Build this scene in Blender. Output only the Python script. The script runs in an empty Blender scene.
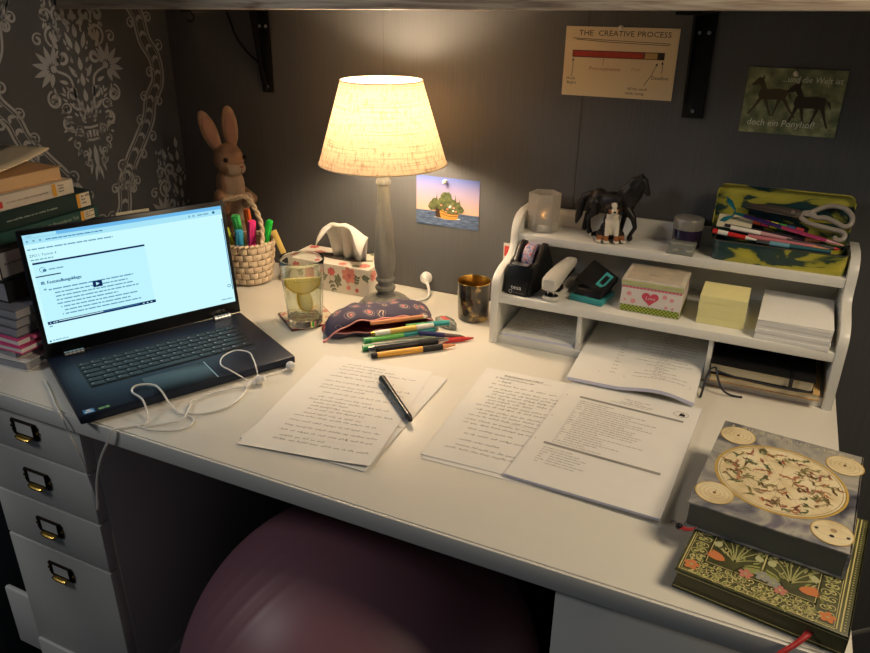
import bpy, bmesh, math, random
from mathutils import Matrix, Vector, Euler

SC = bpy.context.scene
COL = SC.collection
PI = math.pi
H = 0.74                      # height of the desk top above the floor

# ------------------------------------------------------------------ camera
cam_data = bpy.data.cameras.new('camera')
cam = bpy.data.objects.new('camera', cam_data)
COL.objects.link(cam)
R = [[0.906086992973157, 0.4229791755630604, 0.009745676210544632],
     [0.1815099110016436, -0.3678090538175083, -0.9120146118007064],
     [-0.3821786406551032, 0.8281335139757129, -0.41004191207382024]]
cam.matrix_world = Matrix(((R[0][0], -R[1][0], -R[2][0], 0.35108),
                           (R[0][1], -R[1][1], -R[2][1], -1.38595),
                           (R[0][2], -R[1][2], -R[2][2], 0.59828 + H),
                           (0, 0, 0, 1)))
cam_data.sensor_fit = 'HORIZONTAL'
cam_data.sensor_width = 36
cam_data.lens = 30.263
cam_data.clip_start = 0.02
SC.camera = cam

# ------------------------------------------------------------------ world, room lights, exposure
w = bpy.data.worlds.new('world')
SC.world = w
w.use_nodes = True
w.node_tree.nodes['Background'].inputs[0].default_value = (0.72, 0.85, 1.0, 1)
w.node_tree.nodes['Background'].inputs[1].default_value = 0.035


def area(name, loc, target, size, power, col):
    d = bpy.data.lights.new(name, 'AREA')
    d.shape = 'DISK'
    d.size = size
    d.energy = power
    d.color = col
    o = bpy.data.objects.new(name, d)
    COL.objects.link(o)
    o.location = loc
    o.rotation_euler = (Vector(target) - Vector(loc)).to_track_quat('-Z', 'Y').to_euler()
    return o


area('room_light', (-1.95, -1.85, 2.15), (-0.5, -0.6, 0.5), 0.5, 9.0, (0.98, 0.98, 1.0))
area('side_room_light', (0.95, -0.60, 1.74), (0.2, -0.45, 0.84), 0.42, 8.0, (1.0, 0.80, 0.55))
LAMP_POWER = 162.0

SC.view_settings.view_transform = 'Standard'
SC.view_settings.look = 'None'
SC.view_settings.gamma = 1
SC.view_settings.exposure = 0.2
SC.view_settings.use_curve_mapping = False


# ------------------------------------------------------------------ materials
def lin(c):
    out = []
    for v in c[:3]:
        v = v / 255.0
        out.append(v / 12.92 if v <= 0.04045 else ((v + 0.055) / 1.055) ** 2.4)
    return tuple(out) + (1.0,)


def pm(name, rgb, rough=0.5, metal=0.0, spec=0.5, var=0.0, vscale=20, vmap=(1, 1, 1), bump=0.0, bscale=200,
       trans=0.0, ior=1.45, alpha=1.0, coat=0.0, emit=None, estr=0.0, sheen=0.0, subs=0.0):
    """A Principled material with optional noise variation of its colour and a noise bump."""
    m = bpy.data.materials.new(name)
    m.use_nodes = True
    nt = m.node_tree
    b = nt.nodes['Principled BSDF']
    c = lin(rgb)
    b.inputs['Base Color'].default_value = c
    b.inputs['Roughness'].default_value = rough
    b.inputs['Metallic'].default_value = metal
    b.inputs['Specular IOR Level'].default_value = spec
    b.inputs['Transmission Weight'].default_value = trans
    b.inputs['IOR'].default_value = ior
    b.inputs['Alpha'].default_value = alpha
    b.inputs['Coat Weight'].default_value = coat
    b.inputs['Coat Roughness'].default_value = 0.08
    b.inputs['Sheen Weight'].default_value = sheen
    if subs:
        b.inputs['Subsurface Weight'].default_value = subs
        b.inputs['Subsurface Radius'].default_value = (0.01, 0.006, 0.004)
    if emit:
        b.inputs['Emission Color'].default_value = lin(emit)
        b.inputs['Emission Strength'].default_value = estr
    if var or bump:
        tc = nt.nodes.new('ShaderNodeTexCoord')
        mp = nt.nodes.new('ShaderNodeMapping')
        mp.inputs['Scale'].default_value = vmap
        nt.links.new(tc.outputs['Object'], mp.inputs['Vector'])
    if var:
        n = nt.nodes.new('ShaderNodeTexNoise')
        n.inputs['Scale'].default_value = vscale
        n.inputs['Detail'].default_value = 5
        nt.links.new(mp.outputs[0], n.inputs['Vector'])
        r = nt.nodes.new('ShaderNodeValToRGB')
        r.color_ramp.elements[0].position = 0.3
        r.color_ramp.elements[1].position = 0.7
        lo = [max(0, x * (1 - var)) for x in c[:3]]
        hi = [min(1, x * (1 + var)) for x in c[:3]]
        r.color_ramp.elements[0].color = (*lo, 1)
        r.color_ramp.elements[1].color = (*hi, 1)
        nt.links.new(n.outputs[0], r.inputs[0])
        nt.links.new(r.outputs[0], b.inputs['Base Color'])
    if bump:
        n2 = nt.nodes.new('ShaderNodeTexNoise')
        n2.inputs['Scale'].default_value = bscale
        nt.links.new(mp.outputs[0], n2.inputs['Vector'])
        bp = nt.nodes.new('ShaderNodeBump')
        bp.inputs['Strength'].default_value = bump
        bp.inputs['Distance'].default_value = 0.002
        nt.links.new(n2.outputs[0], bp.inputs['Height'])
        nt.links.new(bp.outputs[0], b.inputs['Normal'])
    return m


def ramp_mat(name, stops, scale=8, vmap=(1, 1, 1), detail=6, distort=0.0, rough=0.5, kind='noise', metal=0.0,
             interp='LINEAR', coat=0.0, bump=0.0):
    """Colour from a noise, voronoi or wave field through a ramp of (position, rgb)."""
    m = bpy.data.materials.new(name)
    m.use_nodes = True
    nt = m.node_tree
    b = nt.nodes['Principled BSDF']
    b.inputs['Roughness'].default_value = rough
    b.inputs['Metallic'].default_value = metal
    b.inputs['Coat Weight'].default_value = coat
    tc = nt.nodes.new('ShaderNodeTexCoord')
    mp = nt.nodes.new('ShaderNodeMapping')
    mp.inputs['Scale'].default_value = vmap
    nt.links.new(tc.outputs['Object'], mp.inputs['Vector'])
    if kind == 'noise':
        n = nt.nodes.new('ShaderNodeTexNoise')
        n.inputs['Scale'].default_value = scale
        n.inputs['Detail'].default_value = detail
        n.inputs['Distortion'].default_value = distort
        out = n.outputs[0]
    elif kind == 'voronoi':
        n = nt.nodes.new('ShaderNodeTexVoronoi')
        n.inputs['Scale'].default_value = scale
        out = n.outputs['Distance']
    else:
        n = nt.nodes.new('ShaderNodeTexWave')
        n.inputs['Scale'].default_value = scale
        n.inputs['Distortion'].default_value = distort
        n.inputs['Detail'].default_value = detail
        out = n.outputs['Fac']
    nt.links.new(mp.outputs[0], n.inputs['Vector'])
    r = nt.nodes.new('ShaderNodeValToRGB')
    cr = r.color_ramp
    cr.interpolation = interp
    while len(cr.elements) < len(stops):
        cr.elements.new(0.5)
    for e, (p, c) in zip(cr.elements, sorted(stops)):
        e.position = p
        e.color = lin(c)
    nt.links.new(out, r.inputs[0])
    nt.links.new(r.outputs[0], b.inputs['Base Color'])
    if bump:
        bp = nt.nodes.new('ShaderNodeBump')
        bp.inputs['Strength'].default_value = bump
        bp.inputs['Distance'].default_value = 0.002
        nt.links.new(out, bp.inputs['Height'])
        nt.links.new(bp.outputs[0], b.inputs['Normal'])
    return m


# ------------------------------------------------------------------ mesh building
def T(x=0, y=0, z=0, rx=0, ry=0, rz=0, s=1.0):
    return Matrix.Translation((x, y, z)) @ Euler((rx, ry, rz)).to_matrix().to_4x4() @ Matrix.Scale(s, 4)


_font_cache = {}


def font_geo(s):
    if s not in _font_cache:
        c = bpy.data.curves.new('lettering', 'FONT')
        c.body = s
        c.resolution_u = 2
        o = bpy.data.objects.new('lettering', c)
        COL.objects.link(o)
        dg = bpy.context.evaluated_depsgraph_get()
        dg.update()
        me = bpy.data.meshes.new_from_object(o.evaluated_get(dg))
        _font_cache[s] = ([v.co.copy() for v in me.vertices], [tuple(p.vertices) for p in me.polygons])
        bpy.data.objects.remove(o)
        bpy.data.curves.remove(c)
        bpy.data.meshes.remove(me)
    return _font_cache[s]


class MB:
    def __init__(self):
        self.V, self.F, self.I, self.mats = [], [], [], []

    def slot(self, m):
        if m not in self.mats:
            self.mats.append(m)
        return self.mats.index(m)

    def add(self, verts, faces, mat, M=None):
        b = len(self.V)
        if M is None:
            self.V += [Vector(v) for v in verts]
        elif callable(M):
            self.V += [Vector(M(Vector(v))) for v in verts]
        else:
            self.V += [M @ Vector(v) for v in verts]
        k = self.slot(mat)
        for f in faces:
            self.F.append(tuple(i + b for i in f))
            self.I.append(k)
        return self

    def box(self, c, s, mat, bev=0.0, M=None, seg=2):
        bm = bmesh.new()
        bmesh.ops.create_cube(bm, size=1)
        for v in bm.verts:
            v.co = Vector((v.co.x * s[0] + c[0], v.co.y * s[1] + c[1], v.co.z * s[2] + c[2]))
        if bev:
            bmesh.ops.bevel(bm, geom=bm.edges[:], offset=min(bev, 0.45 * min(s)), segments=seg, profile=0.5, affect='EDGES')
        self._bm(bm, mat, M)
        return self

    def box2(self, lo, hi, mat, bev=0.0, M=None):
        return self.box([(a + b) / 2 for a, b in zip(lo, hi)], [b - a for a, b in zip(lo, hi)], mat, bev, M)

    def _bm(self, bm, mat, M=None):
        bm.verts.index_update()
        self.add([v.co.copy() for v in bm.verts], [tuple(v.index for v in f.verts) for f in bm.faces], mat, M)
        bm.free()

    def lathe(self, prof, mat, n=32, M=None, closed=False, mod=None):
        V, F, rows = [], [], []
        for r, z in prof:
            if r < 1e-6:
                rows.append([len(V)])
                V.append((0, 0, z))
            else:
                rows.append(list(range(len(V), len(V) + n)))
                for i in range(n):
                    a = 2 * PI * i / n
                    q = r * (mod(a, z) if mod else 1)
                    V.append((q * math.cos(a), q * math.sin(a), z))
        pairs = list(zip(rows, rows[1:]))
        if closed:
            pairs.append((rows[-1], rows[0]))
        for A, B in pairs:
            for i in range(n):
                j = (i + 1) % n
                if len(A) == 1 and len(B) == 1:
                    continue
                if len(A) == 1:
                    F.append((A[0], B[j], B[i]))
                elif len(B) == 1:
                    F.append((A[i], A[j], B[0]))
                else:
                    F.append((A[i], A[j], B[j], B[i]))
        return self.add(V, F, mat, M)

    def tube(self, pts, r, mat, n=8, closed=False, M=None, flat=1.0):
        pts = [Vector(p) for p in pts]
        k = len(pts)
        rs = r if isinstance(r, (list, tuple)) else [r] * k
        tang = []
        for i in range(k):
            a = pts[i - 1] if (i > 0 or closed) else pts[i]
            b = pts[(i + 1) % k] if (i < k - 1 or closed) else pts[i]
            tang.append((b - a).normalized() if (b - a).length > 1e-9 else Vector((0, 0, 1)))
        up = Vector((0, 0, 1)) if abs(tang[0].z) < 0.9 else Vector((1, 0, 0))
        nrm = (up - tang[0] * up.dot(tang[0])).normalized()
        V, F = [], []
        for i in range(k):
            nrm = (nrm - tang[i] * nrm.dot(tang[i]))
            nrm = nrm.normalized() if nrm.length > 1e-6 else tang[i].orthogonal().normalized()
            bi = tang[i].cross(nrm)
            for j in range(n):
                a = 2 * PI * j / n
                V.append(pts[i] + rs[i] * (math.cos(a) * nrm * flat + math.sin(a) * bi))
        for i in range(k if closed else k - 1):
            for j in range(n):
                a, b = i * n + j, i * n + (j + 1) % n
                c, d = ((i + 1) % k) * n + (j + 1) % n, ((i + 1) % k) * n + j
                F.append((a, b, c, d))
        if not closed:
            F.append(tuple(range(n))[::-1])
            F.append(tuple((k - 1) * n + j for j in range(n)))
        return self.add(V, F, mat, M)

    def prism(self, poly, h, mat, M=None, bev=0.0):
        """Extrude a 2-D outline (x, y) from z=0 to z=h."""
        bm = bmesh.new()
        lo = [bm.verts.new((p[0], p[1], 0)) for p in poly]
        f = bm.faces.new(lo)
        r = bmesh.ops.extrude_face_region(bm, geom=[f])
        for v in [g for g in r['geom'] if isinstance(g, bmesh.types.BMVert)]:
            v.co.z = h
        bmesh.ops.recalc_face_normals(bm, faces=bm.faces[:])
        if bev:
            ed = [e for e in bm.edges if e.calc_face_angle(0) > 0.6]
            bmesh.ops.bevel(bm, geom=ed, offset=bev, segments=2, profile=0.5, affect='EDGES')
        self._bm(bm, mat, M)
        return self

    def hexa(self, v8, mat, M=None, bev=0.0):
        """8 corners: bottom loop 0-3, top loop 4-7."""
        bm = bmesh.new()
        vs = [bm.verts.new(v) for v in v8]
        for f in ((0, 3, 2, 1), (4, 5, 6, 7), (0, 1, 5, 4), (1, 2, 6, 5), (2, 3, 7, 6), (3, 0, 4, 7)):
            bm.faces.new([vs[i] for i in f])
        bmesh.ops.recalc_face_normals(bm, faces=bm.faces[:])
        if bev:
            bmesh.ops.bevel(bm, geom=bm.edges[:], offset=bev, segments=2, profile=0.5, affect='EDGES')
        self._bm(bm, mat, M)
        return self

    def poly(self, pts, mat, M=None):
        return self.add([(p[0], p[1], p[2] if len(p) > 2 else 0) for p in pts], [tuple(range(len(pts)))], mat, M)

    def disc(self, c, rx, ry, mat, M=None, n=28, rot=0.0, z=0.0):
        cr, sr = math.cos(rot), math.sin(rot)
        P = []
        for i in range(n):
            a = 2 * PI * i / n
            x, y = rx * math.cos(a), ry * math.sin(a)
            P.append((c[0] + x * cr - y * sr, c[1] + x * sr + y * cr, z))
        return self.poly(P, mat, M)

    def ring(self, c, rx, ry, wd, mat, M=None, n=40, z=0.0):
        V, F = [], []
        for i in range(n):
            a = 2 * PI * i / n
            V.append((c[0] + rx * math.cos(a), c[1] + ry * math.sin(a), z))
            V.append((c[0] + (rx - wd) * math.cos(a), c[1] + (ry - wd) * math.sin(a), z))
        for i in range(n):
            j = (i + 1) % n
            F.append((2 * i, 2 * j, 2 * j + 1, 2 * i + 1))
        return self.add(V, F, mat, M)

    def stroke(self, pts, wd, mat, M=None, z=0.0):
        """A flat ribbon along 2-D points; wd may be a list of widths."""
        k = len(pts)
        ws = wd if isinstance(wd, (list, tuple)) else [wd] * k
        V, F = [], []
        for i in range(k):
            a, b = pts[max(i - 1, 0)], pts[min(i + 1, k - 1)]
            dx, dy = b[0] - a[0], b[1] - a[1]
            l = math.hypot(dx, dy) or 1
            nx, ny = -dy / l * ws[i] / 2, dx / l * ws[i] / 2
            V += [(pts[i][0] + nx, pts[i][1] + ny, z), (pts[i][0] - nx, pts[i][1] - ny, z)]
        for i in range(k - 1):
            F.append((2 * i, 2 * i + 1, 2 * i + 3, 2 * i + 2))
        return self.add(V, F, mat, M)

    def text(self, s, size, mat, x=0.0, y=0.0, M=None, z=0.0, align='L', sx=1.0, shear=0.0):
        vs, fs = font_geo(s)
        wd = max(v.x for v in vs) if vs else 0
        off = {'L': 0, 'C': -wd / 2, 'R': -wd}[align]
        return self.add([(x + ((v.x + off) * sx + v.y * shear) * size, y + v.y * size, z) for v in vs], fs, mat, M)

    def build(self, name, parent=None, loc=None, rot=None, smooth=32, world=False):
        """Link as ONE mesh object. world=True: vertices are desk-relative world coordinates (z=0 is the desk top)."""
        me = bpy.data.meshes.new(name)
        off = Vector((0, 0, 0))
        if world:
            base = Vector(parent.location) if parent is not None else Vector(loc or (0, 0, H))
            if parent is not None and parent.parent is not None:
                base = base + Vector(parent.parent.location)
            off = Vector((0, 0, H)) - base
        me.from_pydata([v + off for v in self.V], [], self.F)
        for m in self.mats:
            me.materials.append(m)
        me.polygons.foreach_set('material_index', self.I)
        me.update()
        bm = bmesh.new()
        bm.from_mesh(me)
        bm.to_mesh(me)
        bm.free()
        if smooth:
            me.shade_smooth()
            me.set_sharp_from_angle(angle=math.radians(smooth))
        o = bpy.data.objects.new(name, me)
        COL.objects.link(o)
        if parent is not None:
            o.parent = parent
            if not world and loc is not None:
                o.location = loc
        elif world:
            o.location = Vector(loc or (0, 0, H))
        elif loc is not None:
            o.location = loc
        if rot is not None:
            o.rotation_euler = rot
        return o


def organic(prims, voxel=0.003, smooth=6):
    """Melt ellipsoids ('e', centre, radii, euler) and tapered limbs ('c', points, radii) into one closed skin."""
    b = MB()
    dm = bpy.data.materials.get('skin_tmp') or bpy.data.materials.new('skin_tmp')
    for p in prims:
        if p[0] == 'e':
            bm = bmesh.new()
            bmesh.ops.create_icosphere(bm, subdivisions=3, radius=1)
            M = Matrix.Translation(p[1]) @ Euler(p[3] if len(p) > 3 else (0, 0, 0)).to_matrix().to_4x4() @ Matrix.Diagonal((*p[2], 1))
            b._bm(bm, dm, M)
        else:
            b.tube(p[1], p[2], dm, n=12)
            for q, r in zip(p[1], p[2]):
                bm = bmesh.new()
                bmesh.ops.create_icosphere(bm, subdivisions=2, radius=r)
                b._bm(bm, dm, Matrix.Translation(q))
    o = b.build('skin_tmp')
    m = o.modifiers.new('r', 'REMESH')
    m.mode = 'VOXEL'
    m.voxel_size = voxel
    s = o.modifiers.new('s', 'SMOOTH')
    s.factor = 0.5
    s.iterations = smooth
    dg = bpy.context.evaluated_depsgraph_get()
    dg.update()
    me = bpy.data.meshes.new_from_object(o.evaluated_get(dg))
    V = [v.co.copy() for v in me.vertices]
    F = [tuple(p.vertices) for p in me.polygons]
    old = o.data
    bpy.data.objects.remove(o)
    bpy.data.meshes.remove(old)
    bpy.data.meshes.remove(me)
    return V, F


def add_organic(mb, geo, pick):
    """pick(centre) -> material per face, so colour patches follow the body."""
    V, F = geo
    b = len(mb.V)
    mb.V += [Vector(v) for v in V]
    for f in F:
        c = sum((V[i] for i in f), Vector()) / len(f)
        mb.F.append(tuple(i + b for i in f))
        mb.I.append(mb.slot(pick(c)))


def tag(o, label, cat, group=None, kind=None):
    o['label'] = label
    o['category'] = cat
    if group:
        o['group'] = group
    if kind:
        o['kind'] = kind
    return o


def thing(name, label, cat, loc, rot=(0, 0, 0), group=None):
    o = bpy.data.objects.new(name, None)
    o.empty_display_size = 0.02
    COL.objects.link(o)
    o.location = (loc[0], loc[1], loc[2] + H)
    o.rotation_euler = rot
    return tag(o, label, cat, group)


def structure(o):
    o['kind'] = 'structure'
    return o


def spline(pts, k=6, closed=False):
    """Catmull-Rom through points."""
    P = [Vector(p) for p in pts]
    n = len(P)
    out = []
    rng = n if closed else n - 1
    for i in range(rng):
        p0 = P[(i - 1) % n] if (closed or i > 0) else P[0]
        p1, p2 = P[i], P[(i + 1) % n]
        p3 = P[(i + 2) % n] if (closed or i < n - 2) else P[-1]
        for j in range(k):
            t = j / k
            out.append(0.5 * ((2 * p1) + (-p0 + p2) * t + (2 * p0 - 5 * p1 + 4 * p2 - p3) * t * t + (-p0 + 3 * p1 - 3 * p2 + p3) * t ** 3))
    if not closed:
        out.append(P[-1])
    return out


def spl2(pts, k=6):
    return [(p.x, p.y) for p in spline([(a, b, 0) for a, b in pts], k)]


def scribble(mb, rng, x, y, length, h, mat, M=None, wd=0.0005, z=0.0003, slope=0.0):
    """A line of handwriting: words of quick pen zigzags."""
    x0 = x
    while x < x0 + length - h:
        n = rng.randint(3, 9)
        pts = []
        for i in range(n * 2):
            up = (i % 2) * h * rng.choice((0.55, 0.6, 0.7, 1.15))
            dn = -h * 0.45 if rng.random() < 0.07 else 0
            pts.append((x + h * 0.33 * i + rng.uniform(-.1, .1) * h, y + up + dn + slope * (x - x0)))
        mb.stroke(pts, wd, mat, M, z)
        x += h * 0.33 * (2 * n) + h * rng.uniform(0.6, 1.1)
    return x


def printed(mb, rng, x, y, length, h, mat, M=None, z=0.0003):
    """A line of small print: a run of word blocks made of letter bars."""
    x0 = x
    while x < x0 + length:
        n = rng.randint(2, 9)
        for i in range(n):
            hh = h * rng.choice((0.7, 0.7, 1.0))
            mb.poly([(x, y, z), (x + h * 0.36, y, z), (x + h * 0.36, y + hh, z), (x, y + hh, z)], mat, M)
            x += h * 0.58
        x += h * 0.6


WHITE_LACQ = pm('white_lacquer', (222, 220, 212), 0.32, var=0.02, vscale=3)
WHITE_TOP = pm('desk_white', (224, 220, 208), 0.36, var=0.02, vscale=4, bump=0.015, bscale=400)
PAPER = pm('paper', (232, 230, 224), 0.8, spec=0.2, var=0.015, vscale=30)
PAPER_BLUE = pm('paper_edge', (206, 206, 226), 0.85, spec=0.2)
INK = pm('ink', (52, 48, 50), 0.7)
INK_SOFT = pm('ink_soft', (120, 114, 110), 0.7)
GREYBAR = pm('print_grey', (150, 148, 142), 0.8)
BLACK = pm('black_plastic', (16, 16, 18), 0.35)
BLACK_MATT = pm('black_matt', (12, 12, 13), 0.6, spec=.3)
STEEL = pm('steel', (190, 190, 190), 0.28, metal=1.0)
BRASS = pm('brass', (190, 155, 80), 0.25, metal=1.0)
BRONZE = pm('dark_bronze', (62, 52, 40), 0.4, metal=0.9, var=0.3, vscale=60)
WHITE_PL = pm('white_plastic', (228, 226, 220), 0.35)
RED_RIB = pm('red_ribbon', (170, 28, 28), 0.5, sheen=0.3)
CREAM_PAGES = pm('cream_pages', (222, 206, 168), 0.85, var=0.12, vscale=60, vmap=(1, 1, 40))

# ------------------------------------------------------------------ the room
WALL = ramp_mat('charcoal_wallcovering', [(0.3, (79, 80, 82)), (0.7, (87, 88, 90))], scale=6, vmap=(60, 60, 1.2), detail=4, rough=0.75, bump=0.03)
WALL_L = pm('damask_ground', (66, 70, 76), 0.7, var=0.06, vscale=8)
DAMASK = pm('damask_print', (146, 150, 156), 0.55, var=0.05, vscale=30)
FLOOR = ramp_mat('dark_floor', [(0.3, (24, 25, 30)), (0.7, (40, 40, 46))], scale=40, rough=0.9)

structure(MB().box2((-1.085, 0, 0), (2.4, 0.1, 2.6), WALL).build('wall_back', smooth=0))
structure(MB().box2((-1.085, -0.76, 0), (-0.975, 0, 2.6), WALL_L).build('wall_left', smooth=0))
structure(MB().box2((-2.6, -3.4, -0.05), (2.4, 0.1, 0), FLOOR).build('floor', smooth=0))
# faint seams of the wallcovering strips
sm = MB()
SEAM = pm('seam', (66, 63, 60), 0.8)
for sx in (-0.41, 0.005):
    sm.box2((sx, -0.0006, 0), (sx + 0.0012, 0.002, 2.6), SEAM)
structure(sm.build('wall_seam', smooth=0))


# damask print: u along the wall (world y), v height above the desk
def spiral(cx, cy, r0, turns, a0, sgn=1, n=22, w0=0.010):
    P, W = [], []
    for i in range(n + 1):
        t = i / n
        r = r0 * (1 - 0.86 * t)
        a = a0 + sgn * turns * 2 * PI * t
        P.append((cx + r * math.cos(a), cy + r * math.sin(a)))
        W.append(w0 * (0.4 + 0.75 * t if t < 0.9 else 1.3))
    return P, W


def leaf(cx, cy, ang, l, wd):
    P = []
    for t in (0, .2, .45, .7, .9, 1):
        P.append((l * t, wd * math.sin(PI * t ** 0.75) * 0.5))
    P = P + [(x, -y) for x, y in P[-2:0:-1]]
    c, s = math.cos(ang), math.sin(ang)
    return [(cx + x * c - y * s, cy + x * s + y * c) for x, y in P]


def medallion(mb, cu, cv, M):
    D = DAMASK
    for sg in (1, -1):
        def U(P):
            return [(cu + sg * x, cv + y) for x, y in P]

        def sp(*a, **k):
            P, W = spiral(*a, **k)
            mb.stroke(U(P), W, D, M)

        def lf(*a):
            mb.poly(U(leaf(*a)), D, M)
        # fan flower at the side
        for i in range(8):
            a = math.radians(-75 + i * 30)
            lf(0.066 + 0.008 * math.cos(a), 0.0 + 0.008 * math.sin(a), a, 0.038 if i not in (0, 7) else 0.028, 0.012)
        mb.disc((cu + sg * 0.064, cv), 0.007, 0.007, D, M)
        mb.stroke(U(spl2([(0.0, -0.10), (0.022, -0.06), (0.03, -0.02), (0.058, -0.004)])), 0.005, D, M)
        # scrolls above and below
        sp(0.050, 0.062, 0.022, 1.3, -1.2, 1)
        sp(0.088, 0.055, 0.013, 1.2, 2.4, -1, w0=0.006)
        sp(0.030, 0.100, 0.018, 1.2, -1.0, 1)
        sp(0.062, 0.098, 0.014, 1.1, 3.0, -1)
        sp(0.038, 0.020, 0.016, 1.2, 1.0, -1)
        sp(0.074, -0.058, 0.018, 1.3, 1.4, -1)
        sp(0.050, -0.078, 0.013, 1.2, 0.2, 1, w0=0.006)
        sp(0.030, -0.052, 0.014, 1.1, -0.5, 1)
        sp(0.052, -0.108, 0.016, 1.3, 2.2, -1)
        sp(0.030, -0.128, 0.012, 1.2, -0.4, 1, w0=0.006)
        sp(0.040, -0.150, 0.010, 1.1, 1.2, -1, w0=0.005)
        sp(0.020, -0.190, 0.010, 1.2, 0.4, -1, w0=0.006)
        sp(0.024, -0.172, 0.008, 1.1, -1.0, 1, w0=0.005)
        for (x, y, a, l, wd) in ((0.012, 0.035, 70, .035, .011), (0.014, 0.075, 65, .03, .011), (0.012, -0.02, 55, .03, .010), (0.010, -0.10, 70, .036, .010),
                                 (0.02, -0.085, 40, .03, .009), (0.036, -0.03, 20, .022, .008), (0.046, 0.036, 60, .022, .009), (0.014, 0.118, 60, .03, .012),
                                 (0.010, -0.165, -60, .030, .008), (0.012, -0.185, -75, .034, .008), (0.004, -0.2, -80, .034, .007), (0.04, 0.125, 80, .03, .012)):
            lf(x, y, math.radians(a), l, wd)
        # little vase
        mb.poly(U([(0, -0.118), (0.018, -0.116), (0.018, -0.121), (0, -0.123)]), D, M)
        mb.poly(U([(0, -0.144), (0.017, -0.142), (0.017, -0.147), (0, -0.149)]), D, M)
        for k in range(2):
            mb.poly(U([(0.002 + k * .008, -0.126), (0.008 + k * .008, -0.126), (0.007 + k * .008, -0.14), (0.002 + k * .008, -0.14)]), D, M)
    rg = random.Random(6)
    for k in range(150):
        x, y = rg.uniform(.006, .10), rg.uniform(-.165, .15)
        lim = .092 if -.03 < y < .05 else (.075 if y > 0 else .080 + .28 * (y + .03))
        if x > lim or math.hypot(x - .066, y) < .048:
            continue
        a = math.atan2(y + .12, x) + rg.uniform(-.7, .7)
        for sg in (1, -1):
            mb.poly([(cu + sg * px, cv + py) for px, py in leaf(x, y, a, rg.choice((.009, .012, .015)), .0052)], D, M)
    for i in range(9):
        mb.poly([(cu + x, cv + y) for x, y in leaf(0, -0.10 + i * 0.031, PI / 2, 0.027, 0.012)], D, M)
    mb.poly([(cu + x, cv + y) for x, y in leaf(0, -0.155, -PI / 2, 0.065, 0.012)], D, M)


def ogee(mb, cu, cv, M):
    """The leafy bands that frame a medallion on both sides."""
    D = DAMASK
    ctr = spl2([(0.145, 0.135), (0.172, 0.095), (0.182, 0.045), (0.205, 0.005), (0.205, -0.045), (0.175, -0.085), (0.160, -0.125), (0.125, -0.17), (0.085, -0.22), (0.07, -0.27)], 8)
    for sg in (1, -1):
        for off, wd in ((0.017, 0.005), (-0.017, 0.005), (0.010, 0.0018), (-0.010, 0.0018)):
            P = []
            for i, p in enumerate(ctr):
                a, b = ctr[max(i - 1, 0)], ctr[min(i + 1, len(ctr) - 1)]
                l = math.hypot(b[0] - a[0], b[1] - a[1])
                P.append((cu + sg * (p[0] - (b[1] - a[1]) / l * off), cv + p[1] + (b[0] - a[0]) / l * off))
            mb.stroke(P, wd, D, M)
        for i in range(3, len(ctr) - 2, 5):
            a, b = ctr[i - 1], ctr[i + 1]
            t = math.atan2(b[1] - a[1], b[0] - a[0])
            for s2 in (1, -1):
                mb.poly([(cu + sg * x, cv + y) for x, y in leaf(ctr[i][0], ctr[i][1], t + s2 * 0.6, 0.015, 0.0075)], D, M)
        for (x, y, r, a0, s) in ((0.222, 0.03, .014, 2.2, -1), (0.185, -0.025, .013, 0.4, 1), (0.158, -0.075, .012, 1.0, 1), (0.137, -0.125, .013, 0.8, 1), (0.20, -0.09, .013, 2.8, -1),
                                 (0.166, -0.165, .014, 2.4, -1), (0.13, -0.2, .013, 2.6, -1), (0.065, -0.215, .016, 0.3, 1), (0.052, -0.25, .014, 1.0, -1), (0.10, -0.255, .012, 2.6, -1),
                                 (0.15, 0.08, .013, 0.6, 1), (0.20, 0.09, .012, 2.6, -1)):
            P, W = spiral(x, y, r, 1.2, a0, s, w0=0.006)
            mb.stroke([(cu + sg * q[0], cv + q[1]) for q in P], W, D, M)


MW = Matrix(((0, 0, 1, 0.0006), (1, 0, 0, 0), (0, 1, 0, 0), (0, 0, 0, 1)))
dm = MB()
for cu, cv in ((-0.258, 0.462), (-0.258 - 0.47, 0.462), (-0.258 + 0.235, 0.462 - 0.35), (-0.258 - 0.235, 0.462 - 0.35), (-0.258 - 0.235, 0.462 + 0.35), (-0.258 - 0.705, 0.462 - 0.35)):
    if cu > -0.1:
        # the corner cuts this one in half: keep only what lies on the wall
        t = MB()
        medallion(t, cu, cv, None)
        ogee(t, cu, cv, None)
        for f, i in zip(t.F, t.I):
            if all(t.V[k].x < -0.001 for k in f):
                dm.add([t.V[k] for k in f], [tuple(range(len(f)))], DAMASK, MW)
    else:
        medallion(dm, cu, cv, MW)
        t = MB()
        ogee(t, cu, cv, None)
        for f, i in zip(t.F, t.I):
            if all(-.755 < t.V[k].x < -0.001 for k in f):
                dm.add([t.V[k] for k in f], [tuple(range(len(f)))], DAMASK, MW)
structure(dm.build('wall_damask_print', loc=(-0.975, 0, H), smooth=0))

# ------------------------------------------------------------------ desk
DX0, DX1, DY = -0.973, 0.511, -0.734
dt = thing('desk_worktop', 'long white desk top carrying the laptop, lamp and papers', 'desk', ((DX0 + DX1) / 2, DY / 2, -0.03))
MB().box2((DX0, DY + 0.003, -0.030), (DX1, -0.002, 0), WHITE_TOP, 0.0012).build('top_panel', dt, world=True)
MB().box2((DX0, DY - 0.0015, -0.030), (DX1, DY + 0.0025, -0.0012), WHITE_LACQ, 0.0012).build('edge_band', dt, world=True)

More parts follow.
